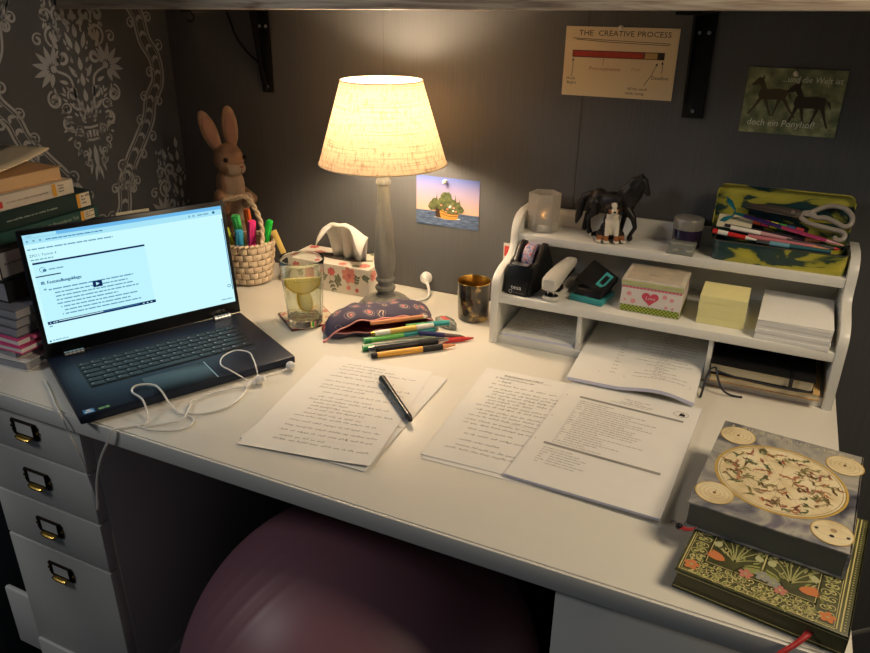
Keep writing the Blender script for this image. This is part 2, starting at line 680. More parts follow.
cab = thing('drawer_cabinet', 'white four-drawer cabinet with dark card-holder handles under the left of the desk', 'drawer cabinet', (-0.7075, -0.36, -H))
MB().box2((-0.84, -0.703, -0.66), (-0.575, -0.02, -0.0305), WHITE_LACQ, 0.001).build('body', cab, world=True)
MB().box2((-0.840, -0.726, -0.738), (-0.573, -0.03, -0.602), WHITE_LACQ, 0.002).build('plinth', cab, world=True)
for (z1, z0, hz) in ((-0.033, -0.119, -0.068), (-0.1225, -0.2225, -0.168), (-0.2265, -0.3275, -0.273), (-0.3315, -0.597, -0.376)):
    dr = MB().box2((-0.838, -0.724, z0), (-0.577, -0.7035, z1), WHITE_LACQ, 0.0022).build('drawer', cab, world=True)
    M = T(-0.709, -0.7245, hz, rx=PI / 2)
    hb = MB()
    out = [(-0.030, -0.015), (-0.026, -0.017), (0.026, -0.017), (0.030, -0.015), (0.034, -0.008), (0.031, -0.003), (0.036, 0.0), (0.031, 0.004), (0.034, 0.009), (0.029, 0.016),
           (-0.029, 0.016), (-0.034, 0.009), (-0.031, 0.004), (-0.036, 0.0), (-0.031, -0.003), (-0.034, -0.008)]
    hb.prism(out, 0.0012, BRONZE, M)
    for a, b in (((-.026, .0135), (.026, .0135)), ((-.0225, -.012), (-.0225, .0135)), ((.0225, -.012), (.0225, .0135)), ((-.026, -.012), (.026, -.012))):
        hb.tube([(a[0], a[1], 0.0022), (b[0], b[1], 0.0022)], 0.0019, BRONZE, 6, M=M)
    for sx in (-.031, .031):
        hb.lathe([(0, 0.0034), (0.002, 0.003), (0.0026, 0.001), (0.0026, 0)], BRASS, 10, M @ T(sx, 0, 0))
    hb.build('handle', dr, world=True)
    MB().box((0, 0.001, 0.0017), (0.042, 0.022, 0.0008), PAPER, M=M).build('label_card', dr, world=True)['label'] = 'white paper card in the handle window'
    pl = MB()
    V, F = [], []
    for i in range(9):
        u = -0.019 + 0.038 * i / 8
        for j in range(7):
            a = PI * 0.62 * j / 6
            rr = 0.0095 * (1 - 0.25 * abs(u / 0.019) ** 3)
            V.append((u, -0.0115 - rr * (1 - math.cos(a)) * 0.5, 0.001 + rr * math.sin(a) * 1.15))
    for i in range(8):
        for j in range(6):
            F.append((i * 7 + j, i * 7 + j + 1, (i + 1) * 7 + j + 1, (i + 1) * 7 + j))
    pl.add(V, F, BRASS, M)
    po = pl.build('pull', dr, world=True)
    sd = po.modifiers.new('t', 'SOLIDIFY')
    sd.thickness = 0.0012
    po['label'] = 'shiny brass finger pull'

c2 = thing('side_cabinet', 'plain white cabinet under the right end of the desk', 'cabinet', (0.357, -0.36, -H))
MB().box2((0.206, -0.705, -0.738), (0.508, -0.02, -0.0305), WHITE_LACQ, 0.001).build('body', c2, world=True)
MB().box2((0.2062, -0.7245, -0.70), (0.5075, -0.7055, -0.0335), WHITE_LACQ, 0.002).build('door', c2, world=True)

# ------------------------------------------------------------------ ball under the desk
BALL = pm('ball_rubber', (128, 88, 98), 0.42, spec=0.5, var=0.04, vscale=5)
bb = MB()
pf = []
for i in range(181):
    a = PI * i / 180
    dr = 0.0
    for c0 in (82, 88, 94, 100):            # fine moulded ribs round the middle
        dr = max(dr, 0.0011 * max(0, 1 - abs(i - c0) / 1.2))
    pf.append(((0.3 + dr) * math.sin(a), -(0.3 + dr) * math.cos(a)))
pf[0], pf[-1] = (0, -0.3), (0, 0.3)
bb.lathe(pf, BALL, 96)
ball = bb.build('exercise_ball', loc=(-0.125, -0.63, 0.3), rot=Vector((-.72, .50, -.03)).to_track_quat('Z', 'Y').to_euler(), smooth=60)
tag(ball, 'large dusky pink exercise ball half hidden under the desk', 'exercise ball')

# ------------------------------------------------------------------ shelf over the desk, brackets, hook, cable
SHELF_WOOD = ramp_mat('weathered_wood', [(0.25, (104, 84, 68)), (0.42, (168, 150, 132)), (0.62, (205, 192, 174)), (0.8, (186, 166, 142))], scale=3.2, vmap=(1.6, 9, 26), detail=7, distort=1.6, rough=0.6)
sh = MB().hexa([(-0.968, -0.295, 0.5712), (1.3, -0.295, 0.5990), (1.3, -0.001, 0.5990), (-0.968, -0.001, 0.5712), (-0.968, -0.295, 0.6112), (1.3, -0.295, 0.6390), (1.3, -0.001, 0.6390), (-0.968, -0.001, 0.6112)], SHELF_WOOD, None, 0.003).build('wall_shelf', world=True, loc=(0, 0, H + 0.58))
tag(sh, 'long weathered wood wall shelf across the top above the desk', 'shelf')


def bracket(x, w, zb, label, zt):
    t = thing('shelf_bracket', label, 'bracket', (x, -0.004, zb), group='black shelf brackets')
    b = MB()
    b.box2((x - w / 2, -0.006, zb), (x + w / 2, -0.0005, zt), BLACK_MATT, 0.0012)
    b.box2((x - w / 2, -0.235, zt - .005), (x + w / 2, -0.0005, zt), BLACK_MATT, 0.0012)
    b.build('arm', t, world=True)
    b = MB()
    b.hexa([(x - w / 2 - .0, -0.0062, zb + .02), (x - w / 2 + .004, -0.0062, zb + .02), (x - w / 2 + .004, -0.0062, zt - .005), (x - w / 2, -0.0062, zt - .005),
            (x - w / 2, -0.010, zb + .035), (x - w / 2 + .004, -0.010, zb + .035), (x - w / 2 + .004, -0.03, zt - .005), (x - w / 2, -0.03, zt - .005)], BLACK_MATT)
    b.build('web', t, world=True)
    for sx, sz in ((-.008, zt - .035), (.008, zt - .035), (0, zb + .012)):
        MB().lathe([(0, 0.0026), (0.0028, 0.002), (0.0036, 0)], STEEL, 12, T(x + sx, -0.0062, sz, rx=PI / 2)).build('screw', t, world=True)


bracket(-0.7005, 0.029, 0.403, 'black metal shelf bracket on the wall above the rabbit figurine', .5740)
bracket(0.203, 0.036, 0.411, 'black metal shelf bracket on the wall between the two right-hand cards', .5845)

hk = thing('cup_hook', 'small dark hook under the shelf near the patterned wall', 'hook', (-0.876, -0.03, 0.572))
MB().tube(spline([(-.876, -.03, .5718), (-.876, -.03, .566), (-.868, -.03, .560), (-.866, -.03, .552), (-.874, -.03, .545), (-.884, -.03, .548)], 5), 0.0022, BLACK_MATT, 8).build('hook', hk, world=True)
cb = MB().tube(spline([(-.798, -.004, .5735), (-.790, -.006, .555), (-.770, -.008, .512), (-.742, -.008, .482), (-.716, -.012, .466), (-.704, -.014, .445), (-.700, -.012, .42), (-.703, -.006, .404)], 6), 0.0024, BLACK_MATT, 8).build('black_cable', world=True, loc=(-.75, -.005, H + .5))
tag(cb, 'thin black cable drooping from the shelf to the bracket above the rabbit', 'cable')

# ------------------------------------------------------------------ desk organiser (wooden step shelf)
OX0, OX1 = -0.0843, 0.503
og = thing('desk_organizer', 'white wooden step-shaped organiser with shelves at the right rear of the desk', 'desk organiser', ((OX0 + OX1) / 2, -0.1, 0))
prof = [(-.198, 0)] + spl2([(-.198, .100), (-.1965, .118), (-.188, .132), (-.165, .1425), (-.130, .1495), (-.112, .157), (-.103, .172), (-.1005, .192), (-.094, .209), (-.078, .222), (-.050, .2275)], 4) + [(-.004, .2275), (-.004, 0)]
MYZ = Matrix(((0, 0, 1, 0), (1, 0, 0, 0), (0, 1, 0, 0), (0, 0, 0, 1)))
for x in (OX0, OX1 - 0.015):
    MB().prism(prof, 0.015, WHITE_LACQ, T(x) @ MYZ, 0.0015).build('side_panel', og, world=True)
xi0, xi1 = OX0 + 0.0148, OX1 - 0.0148
MB().box2((xi0, -0.0985, 0.1735), (xi1, -0.0115, 0.190), WHITE_LACQ, 0.0015).build('shelf', og, world=True)
MB().box2((xi0, -0.1965, 0.0835), (xi1, -0.0115, 0.100), WHITE_LACQ, 0.0015).build('shelf', og, world=True)
MB().box2((xi0, -0.1905, 0), (xi1, -0.0115, 0.017), WHITE_LACQ, 0.0015).build('base_board', og, world=True)
MB().box2((xi0, -0.0115, 0), (xi1, -0.004, 0.2235), WHITE_LACQ, 0.001).build('back_panel', og, world=True)
for x in (0.0835, 0.3075):
    MB().box2((x - .004, -0.190, 0.0165), (x + .004, -0.0115, 0.084), WHITE_LACQ, 0.001).build('divider', og, world=True)

# ------------------------------------------------------------------ table lamp
LX, LY = -0.340, -0.137
LAMPWOOD = ramp_mat('grey_washed_wood', [(0.3, (98, 98, 95)), (0.6, (126, 125, 120)), (0.8, (146, 142, 132))], scale=22, vmap=(3, 3, 0.4), rough=0.6, detail=6)
lamp = thing('table_lamp', 'lit table lamp with grey turned column and cream linen shade', 'lamp', (LX, LY, 0))
MB().lathe([(0, 0), (.056, 0), (.0575, .002), (.0575, .009), (.055, .012), (.050, .0135), (.047, .016), (.046, .0205), (.041, .024), (.031, .027), (.021, .030), (.0175, .034), (0, .034)], LAMPWOOD, 48).build('base', lamp)
MB().lathe([(0, .033), (.0165, .033), (.0165, .040), (.0200, .043), (.0215, .047), (.0200, .051), (.0160, .0535), (.0155, .060), (.0190, .063), (.0200, .066), (.0185, .069), (.0160, .071),
            (.0175, .078), (.0212, .090), (.0225, .104), (.0222, .120), (.0200, .150), (.0172, .180), (.0146, .212), (.0128, .240), (.0124, .256), (.0124, .262), (.0148, .265), (.0150, .270),
            (.0135, .2735), (.0120, .276), (.0110, .300), (.0110, .306), (0, .306)], LAMPWOOD, 40).build('column', lamp)
MB().lathe([(0, .305), (.0135, .305), (.0150, .308), (.0150, .342), (.0135, .345), (0, .345)], WHITE_PL, 24).build('socket', lamp)

SH = bpy.data.materials.new('linen_shade')
SH.use_nodes = True
nt = SH.node_tree
nt.nodes.clear()
out = nt.nodes.new('ShaderNodeOutputMaterial')
mix = nt.nodes.new('ShaderNodeMixShader')
dif = nt.nodes.new('ShaderNodeBsdfDiffuse')
trl = nt.nodes.new('ShaderNodeBsdfTranslucent')
mix.inputs[0].default_value = 0.36
tc = nt.nodes.new('ShaderNodeTexCoord')
fac = None
for sc in ((6, 6, 260), (150, 150, 5)):          # slubs running round and down the cloth
    mp = nt.nodes.new('ShaderNodeMapping')
    mp.inputs['Scale'].default_value = sc
    nz = nt.nodes.new('ShaderNodeTexNoise')
    nz.inputs['Scale'].default_value = 1.6
    nz.inputs['Detail'].default_value = 4
    nt.links.new(tc.outputs['Object'], mp.inputs[0])
    nt.links.new(mp.outputs[0], nz.inputs['Vector'])
    rp = nt.nodes.new('ShaderNodeMapRange')
    rp.inputs[1].default_value = 0.28
    rp.inputs[2].default_value = 0.50
    rp.inputs[3].default_value = 0.52
    rp.inputs[4].default_value = 1.0
    nt.links.new(nz.outputs[0], rp.inputs[0])
    if fac is None:
        fac = rp.outputs[0]
    else:
        mu = nt.nodes.new('ShaderNodeMath')
        mu.operation = 'MULTIPLY'
        nt.links.new(fac, mu.inputs[0])
        nt.links.new(rp.outputs[0], mu.inputs[1])
        fac = mu.outputs[0]
for node, colr in ((dif, (232, 222, 200)), (trl, (158, 130, 98))):
    vm = nt.nodes.new('ShaderNodeVectorMath')
    vm.operation = 'SCALE'
    vm.inputs[0].default_value = lin(colr)[:3]
    nt.links.new(fac, vm.inputs['Scale'])
    nt.links.new(vm.outputs[0], node.inputs['Color'])
nt.links.new(dif.outputs[0], mix.inputs[1])
nt.links.new(trl.outputs[0], mix.inputs[2])
nt.links.new(mix.outputs[0], out.inputs[0])
ZB, ZT, RB, RT = 0.306, 0.458, 0.1235, 0.0765
shade = MB().lathe([(RB + (RT - RB) * i / 12, ZB + (ZT - ZB) * i / 12) for i in range(13)], SH, 72).build('lamp_shade', lamp, smooth=60)
BIND = pm('shade_binding', (206, 192, 164), 0.8)
for r, z in ((RB, ZB), (RT, ZT)):
    MB().tube([(r * math.cos(2 * PI * i / 72), r * math.sin(2 * PI * i / 72), z) for i in range(72)], 0.0013, BIND, 6, closed=True).build('shade_rim', shade)
sp = MB()
for i in range(3):
    a = 2 * PI * i / 3 + 0.4
    sp.tube([(0.014 * math.cos(a), 0.014 * math.sin(a), .308), ((RB - .001) * math.cos(a), (RB - .001) * math.sin(a), ZB + .002)], 0.0012, STEEL, 6)
sp.build('shade_spider', shade)
BULB = pm('lit_bulb', (255, 220, 160), 0.4)
b = BULB.node_tree.nodes['Principled BSDF']
b.inputs['Emission Color'].default_value = (1.0, 0.775, 0.535, 1)
b.inputs['Emission Strength'].default_value = LAMP_POWER
MB().lathe([(0, .344), (.013, .344), (.0145, .352), (.021, .366), (.0275, .384), (.030, .398), (.0275, .413), (.019, .425), (.009, .430), (0, .431)], BULB, 24).build('bulb', lamp, smooth=60)

# white mains lead behind the lamp
pc = thing('power_cable', 'white mains plug and cable at the wall behind the lamp', 'cable', (-.300, -.03, 0))
MB().tube(spline([(-.3045, -.020, .0265), (-.295, -.028, .024), (-.288, -.035, .014), (-.284, -.048, .005), (-.288, -.066, .0035), (-.298, -.078, .0035), (-.303, -.083, .0036)], 6), 0.0033, WHITE_PL, 8).build('cord', pc, world=True)
b = MB()
b.lathe([(0, 0), (.012, 0), (.0135, .003), (.0125, .012), (.009, .018), (.0055, .021), (0, .021)], WHITE_PL, 20, T(-.308, -.0012, .030, rx=PI / 2))
b.build('plug', pc, world=True)

# ------------------------------------------------------------------ laptop
LAPB = pm('laptop_shell', (32, 40, 58), 0.42, metal=0.35)
LAPD = pm('laptop_bezel', (9, 10, 12), 0.3)
KEYM = pm('key_black', (22, 25, 31), 0.45)
KLEG = pm('key_legend', (150, 160, 175), 0.6)
lap = thing('laptop', 'open dark laptop showing a lecture video page on its screen', 'laptop', (-0.5308, -0.7505, 0), rot=(0, 0, 1.073))
W, Dp, TH = 0.358, 0.243, 0.017
bs = MB()
bs.box2((0, 0, 0.002), (W, Dp, TH), LAPB, 0.003)
bs.box2((0.036, 0.083, TH - .0002), (0.320, 0.190, TH + 0.0002), pm('key_well', (14, 16, 20), 0.6))
for x in (0.03, W - 0.03):
    for y in (0.03, Dp - 0.03):
        bs.lathe([(0, 0), (.006, 0), (.006, .003), (0, .003)], BLACK, 12, T(x, y, 0))
scribble(bs, random.Random(2), 0.296, 0.068, 0.012, .0032, KLEG, None, wd=.0007, z=TH + .0003)
bs.build('base', lap)
kb = MB()
rng = random.Random(4)
rows = [(0.171, 0.013, [1] * 15), (0.1545, 0.0155, [1] * 13 + [2.0]), (0.1375, 0.0155, [1.5] + [1] * 12 + [1.5]), (0.1205, 0.0155, [1.75] + [1] * 11 + [2.25]), (0.1035, 0.0155, [1.25] + [1] * 11 + [2.75]),
        (0.0865, 0.0155, [1.25, 1, 1, 1.25, 5.2, 1.2, 1, 1, 1.1, 1])]
for y, h, ws in rows:
    tot = sum(ws)
    x = 0.038
    for ww in ws:
        kw = 0.280 * ww / tot
        kb.box2((x + .001, y, TH), (x + kw - .001, y + h - 0.0015, TH + .0014), KEYM, 0.0007)
        if ww < 3:
            kb.poly([(x + .003, y + h * .55, TH + .0016), (x + .003 + min(.0035, kw * .3), y + h * .55, TH + .0016), (x + .003 + min(.0035, kw * .3), y + h * .72, TH + .0016), (x + .003, y + h * .72, TH + .0016)], KLEG)
        x += kw
kb.build('keyboard', lap)
tp = MB().box2((0.1122, 0.002, TH - .0003), (0.2175, 0.0695, TH + .0003), pm('touchpad', (27, 31, 38), 0.3, metal=0.3), 0.001)
tp.box2((0.2170, 0.002, TH), (0.2182, 0.0695, TH + .0006), STEEL)
tp.build('touchpad', lap)
ST1 = pm('sticker_blue', (50, 120, 190), 0.4)
ST2 = pm('sticker_green', (110, 170, 60), 0.4)
s1 = MB().box2((0.008, 0.003, TH), (0.024, 0.016, TH + .0003), ST1)
s1.box2((0.010, 0.005, TH + .0003), (0.022, 0.0095, TH + .0004), pm('sticker_pale', (190, 210, 225), 0.4))
s1.disc((0.016, 0.0125), .004, .002, WHITE_PL, z=TH + .00045)
s1.build('sticker', lap)['label'] = 'small blue and white sticker'
s2 = MB().box2((0.029, 0.004, TH), (0.046, 0.012, TH + .0003), pm('sticker_dark', (30, 40, 30), 0.4))
s2.ring((0.0345, 0.008), .0042, .0032, .0016, ST2, z=TH + .00035)
s2.disc((0.0345, 0.008), .0016, .0014, ST2, z=TH + .00035)
s2.box2((0.040, 0.005, TH + .0003), (0.0455, 0.0112, TH + .0004), ST2)
s2.build('sticker', lap)['label'] = 'small green and black sticker'
for x in (0.028, 0.300):
    hb = MB().tube([(x, 0.232, TH + .002), (x + 0.032, 0.232, TH + .002)], 0.0062, STEEL, 14)
    for k in range(1, 5):
        hb.tube([(x + k * .0064, 0.232, TH + .002), (x + k * .0064 + .0008, 0.232, TH + .002)], 0.0065, LAPD, 14)
    hb.build('hinge', lap)
th = 1.443
ML = T(0, 0.2392, TH - 0.0087 + 0.006) @ Matrix(((1, 0, 0, 0), (0, math.cos(th), -math.sin(th), 0), (0, math.sin(th), math.cos(th), 0), (0, 0, 0, 1)))
LH = 0.228
ld = MB()
# local: x across, y up the lid, z towards the keyboard
ld.box2((0, 0.004, -0.006), (W, LH, 0), LAPB, 0.0025, ML)
ld.box2((0.0015, 0.006, -0.0006), (W - 0.0015, LH - 0.0015, 0.0006), LAPD, 0.0005, ML)
ld.build('lid', lap)


def scr(name, rgb, s=1.0):
    m = bpy.data.materials.new(name)
    m.use_nodes = True
    n = m.node_tree
    n.nodes.clear()
    o = n.nodes.new('ShaderNodeOutputMaterial')
    e = n.nodes.new('ShaderNodeEmission')
    e.inputs[0].default_value = lin(rgb)
    e.inputs[1].default_value = s * .88
    n.links.new(e.outputs[0], o.inputs[0])
    return m


S_BG = scr('screen_white', (198, 244, 250), 1.05)
S_BAR = scr('screen_tabbar', (110, 185, 235))
S_TOP = scr('screen_pale', (168, 228, 246), 1.0)
S_DARK = scr('screen_navy', (16, 40, 90))
S_MID = scr('screen_steel', (70, 130, 180))
S_TXT = scr('screen_text', (110, 160, 186))
S_TXT2 = scr('screen_text_dark', (52, 100, 148))
S_TXT3 = scr('screen_text_mid', (98, 150, 186))
S_VID = scr('screen_video', (188, 241, 250), 1.03)
MS = ML @ T(0, -0.006, 0)
b = MB()
sx0, sx1, sy0, sy1 = 0.0078, 0.3500, 0.0342, 0.2248


def sq(x0, y0, x1, y1, m, k=1):
    z = 0.0008 + 0.00012 * k
    b.poly([(x0, y0, z), (x1, y0, z), (x1, y1, z), (x0, y1, z)], m, MS)


sq(sx0, sy0, sx1, sy1, S_BG, 0)
sq(sx0, 0.2185, sx1, sy1, S_BAR)
sq(sx0, 0.2190, 0.060, 0.2245, S_TOP, 2)
b.text('Video', 0.0042, S_TXT, 0.012, 0.2203, MS, 0.0012)
sq(sx0, 0.2085, sx1, 0.2185, S_TOP)
for x in (0.012, 0.022, 0.032):
    sq(x, 0.2120, x + .003, 0.2150, S_TXT, 2)
rng = random.Random(9)


def stext(x, y, l, h, m):
    x0 = x
    while x < x0 + l:
        n = rng.randint(3, 9) * h * .5
        n = min(n, x0 + l - x + .001)
        sq(x, y, x + n, y + h * .7, m, 2)
        x += n + h * .5


stext(0.042, 0.2122, 0.09, 0.0026, S_MID)
for x in (0.286, 0.294):
    sq(x, 0.212, x + .003, 0.2152, S_TXT, 2)
stext(0.303, 0.2125, 0.022, 0.003, S_TXT)
b.disc((0.334, 0.2142), .0026, .0026, S_TXT2, MS, z=0.0012)
stext(0.0111, 0.1985, 0.136, 0.0032, S_TXT)
b.text('ZPO I, Termin 4', 0.0062, S_TXT2, 0.0115, 0.1868, MS, 0.0011)
stext(0.0122, 0.1805, 0.034, 0.0028, S_TXT)
sq(0.0134, 0.0685, 0.1983, 0.1765, S_VID, 1)
sq(0.0134, 0.1735, 0.1983, 0.1768, S_DARK, 2)
sq(0.0136, 0.1512, 0.0530, 0.1532, S_DARK, 2)
b.ring((0.026, 0.1632), .0045, .0045, .001, S_TXT, MS, z=0.0012)
b.disc((0.0295, 0.1615), .003, .0024, S_TXT2, MS, z=0.0012)
stext(0.036, 0.1610, 0.022, 0.003, S_TXT)
for dx in (0, .00035, .0007):
    b.text('III. Feststellungsklage', 0.0077, S_TXT2, 0.0187 + dx, 0.1378, MS, 0.0013)
stext(0.0215, 0.1275, 0.003, 0.004, S_TXT)
stext(0.0285, 0.1262, 0.140, 0.0032, S_TXT3)
for k, (x, l) in enumerate(((0.037, .12), (0.037, .13), (0.037, .137), (0.037, .10), (0.046, .125), (0.046, .11), (0.046, .128))):
    stext(x, 0.1193 - k * 0.0066, l, 0.0030, S_TXT3)
for k in (4, 6):
    sq(0.0415, 0.1195 - k * .0066, 0.0432, 0.1212 - k * .0066, S_TXT2, 2)
sq(0.0990, 0.1165, 0.1148, 0.1278, S_DARK, 3)
b.poly([(0.1045, 0.1192, .00135), (0.1102, 0.1222, .00135), (0.1045, 0.1252, .00135)], S_VID, MS)
sq(0.0151, 0.0668, 0.1995, 0.0722, S_DARK, 2)
sq(0.0330, 0.0698, 0.1060, 0.0710, S_BG, 3)
sq(0.1060, 0.0698, 0.1700, 0.0708, S_MID, 3)
b.poly([(0.0185, 0.0682, .0013), (0.0208, 0.0694, .0013), (0.0185, 0.0707, .0013)], S_BG, MS)
for x in (0.024, 0.028, 0.176, 0.183, 0.190):
    sq(x, 0.0688, x + .0028, 0.0702, S_BG, 3)
stext(0.0165, 0.0625, 0.004, 0.003, S_TXT)
sq(0.0115, 0.0362, 0.0140, 0.0392, S_TXT2, 2)
stext(0.0165, 0.0375, 0.026, 0.0022, S_TXT)
stext(0.3225, 0.0418, 0.022, 0.0024, S_TXT)
b.ring((0.342, 0.068), .0036, .003, .0012, S_MID, MS, z=0.0012)
sq(0.3475, 0.06, 0.3492, 0.20, S_MID, 2)
b.build('screen', lap)

# ------------------------------------------------------------------ earphones
CORD = pm('earphone_white', (226, 224, 220), 0.4)
ep = thing('earphones', 'white wired earphones trailing over the laptop corner and desk edge', 'earphones', (-0.42, -0.60, 0))
ZL = 0.0188
c = MB()
c.tube(spline([(-.702, -.676, .0022), (-.662, -.698, .0022), (-.622, -.7225, .0022), (-.599, -.7345, .0028), (-.590, -.7388, .0012), (-.578, -.7420, -.02), (-.560, -.7415, -.07), (-.546, -.7435, -.13), (-.545, -.744, -.165)], 6), 0.0017, CORD, 8)
c.tube(spline([(-.545, -.744, -.165), (-.541, -.745, -.155), (-.535, -.7425, -.11), (-.515, -.7425, -.06), (-.490, -.7420, -.02), (-.479, -.7405, .000), (-.474, -.7350, .0032), (-.463, -.722, .0024), (-.448, -.700, .004), (-.478, -.675, .0195),
               (-.512, -.664, .0212), (-.521, -.646, .0215), (-.500, -.632, .0212), (-.474, -.640, .0200), (-.448, -.650, .006), (-.425, -.655, .0022), (-.392, -.645, .0022), (-.372, -.62, .0022), (-.3676, -.590, .0022), (-.373, -.565, .0022), (-.381, -.545, .0022)], 6), 0.0017, CORD, 8)
c.tube(spline([(-.443, -.712, .0022), (-.425, -.695, .0022), (-.405, -.672, .004), (-.420, -.640, .004), (-.430, -.620, .004), (-.415, -.585, .004), (-.395, -.560, .004), (-.382, -.545, .0030)], 6), 0.0015, CORD, 8)
c.tube(spline([(-.462, -.715, .0022), (-.42, -.712, .0022), (-.385, -.690, .0022), (-.392, -.662, .0022), (-.425, -.660, .004)], 6), 0.0015, CORD, 8)
c.tube(spline([(-.381, -.545, .003), (-.388, -.535, .008), (-.418, -.538, .0215), (-.446, -.530, .0230), (-.462, -.505, .024), (-.455, -.480, .026), (-.430, -.475, .026), (-.410, -.489, .0245), (-.396, -.501, .0215), (-.384, -.512, .011), (-.376, -.520, .006)], 6), 0.0012, CORD, 8)
c.tube(spline([(-.381, -.545, .003), (-.384, -.525, .002), (-.378, -.500, .002), (-.366, -.480, .003), (-.358, -.464, .006)], 6), 0.0012, CORD, 8)
c.build('cord', ep, world=True)
MB().tube([(-.379, -.552, .0050), (-.3815, -.542, .0050), (-.384, -.531, .0050)], [0.0024, .0036, .003], CORD, 10).build('splitter', ep, world=True)
for (x, y, a) in ((-.372, -.524, 0.4), (-.3545, -.4585, -0.6)):
    b = MB()
    b.lathe([(0, -.006), (.004, -.0058), (.0078, -.003), (.0082, 0), (.0075, .004), (.005, .007), (.0045, .011), (0, .0118)], CORD, 18, T(x, y, .0084, ry=1.2, rz=a))
    b.tube([(x, y, .008), (x - .005 * math.cos(a), y - .012, .0045)], [0.003, 0.0022], CORD, 10)
    b.build('earbud', ep, world=True)

# ------------------------------------------------------------------ rabbit figurine with its basket of highlighters
RAB = ramp_mat('rabbit_terracotta', [(0.3, (112, 86, 68)), (0.55, (140, 110, 88)), (0.8, (160, 132, 108))], scale=26, rough=0.75, bump=0.25)
RABP = ramp_mat('rabbit_pale', [(0.3, (146, 126, 110)), (0.7, (172, 154, 138))], scale=40, rough=0.8, bump=0.35)
RABI = pm('rabbit_inner_ear', (134, 100, 86), 0.8)
rx, ry = -0.772, -0.078
rb = thing('rabbit_figurine', 'terracotta rabbit figurine with long ears holding a woven basket behind the laptop', 'figurine', (rx, ry, 0))
RT = Matrix.Rotation(math.radians(74), 4, 'Z')
RE = Matrix.Rotation(math.radians(45), 4, 'Z')


def rr(p):
    return tuple(RT @ Vector(p))


prims = [('e', rr((0, .01, .075)), (.048, .042, .078)), ('e', rr((0, .004, .150)), (.042, .039, .064)), ('e', rr((0, 0, .205)), (.033, .031, .042)),
         ('e', rr((0, -.004, .262)), (.0325, .034, .035)), ('e', rr((0, -.030, .247)), (.0205, .020, .0175)), ('e', rr((-.011, -.026, .243)), (.015, .014, .013)), ('e', rr((.011, -.026, .243)), (.015, .014, .013)),
         ('e', rr((0, -.012, .275)), (.024, .024, .016)), ('e', rr((0, .045, .025)), (.02, .02, .02)), ('e', rr((-.03, -.02, .02)), (.022, .03, .02)), ('e', rr((.03, -.01, .02)), (.022, .03, .02)),
         ('c', [rr((-.027, .002, .180)), rr((-.040, -.022, .158)), (.006, -.050, .165), (.026, -.057, .178)], [.017, .015, .012, .0115]),
         ('c', [rr((.027, .002, .182)), rr((.042, -.018, .166)), (.066, -.030, .176), (.080, -.040, .192)], [.017, .014, .012, .0120])]
EARS = []
for base, tip in (((-.020, .004, .284), (-.046, .002, .362)), ((.013, .004, .288), (.010, .0, .372))):
    mid = [base[i] + (tip[i] - base[i]) * .52 for i in range(3)]
    tilt = math.atan2(tip[0] - base[0], tip[2] - base[2])
    ME = RE @ Matrix.Translation(mid) @ Euler((0, tilt, 0)).to_matrix().to_4x4()
    EARS.append(ME)
    prims.append(('e', tuple(ME.translation), (.0185, .0085, .048), tuple(ME.to_euler())))
    prims.append(('c', [tuple(RE @ Vector(base)), tuple(RE @ Vector((base[0] * .7, base[1], base[2] - .02)))], [.011, .012]))


def rabpick(c):
    q = RT.inverted() @ c
    if q.y < -.014 and .125 < q.z < .238 and abs(q.x) < .024:
        return RABP
    if .232 < q.z < .256 and q.y < -.026 and abs(q.x) < .022:
        return RABP
    return RAB


b = MB()
add_organic(b, organic(prims, 0.0026, 7), rabpick)
body = b.build('body', rb, smooth=80)
for ME in EARS:
    bm = bmesh.new()
    bmesh.ops.create_icosphere(bm, subdivisions=3, radius=1)
    b = MB()
    b._bm(bm, RABI, ME @ Matrix.Translation((0, -.0058, -.004)) @ Matrix.Diagonal((.0120, .0034, .037, 1)))
    b.build('inner_ear', rb)
EYEM = pm('rabbit_eye', (14, 10, 10), 0.15)
for x in (-.0235, .0235):
    bm = bmesh.new()
    bmesh.ops.create_icosphere(bm, subdivisions=2, radius=.0056)
    b = MB()
    b._bm(bm, EYEM, RT @ Matrix.Translation((x, -.0275, .266)))
    b.build('eye', rb)
b = MB()
b.poly([(-.006, -.0508, .2535), (0, -.0515, .247), (.006, -.0508, .2535)], pm('rabbit_nose', (120, 70, 60), 0.6), RT)
b.tube([(0, -.0510, .247), (0, -.0485, .236)], .0008, pm('rabbit_mouth', (90, 56, 46), 0.7), 5, M=RT)
b.build('nose', rb)

# basket (part of the figurine): woven strips
bx, by = 0.075, -0.049            # relative to the rabbit
WEAVE = pm('basket_strip', (196, 176, 150), 0.7, var=0.15, vscale=120)
WEAVED = pm('basket_gap', (120, 92, 62), 0.85)
b = MB()


def brad(z):
    return 0.046 + (0.060 - 0.046) * (z / 0.095) ** 0.7


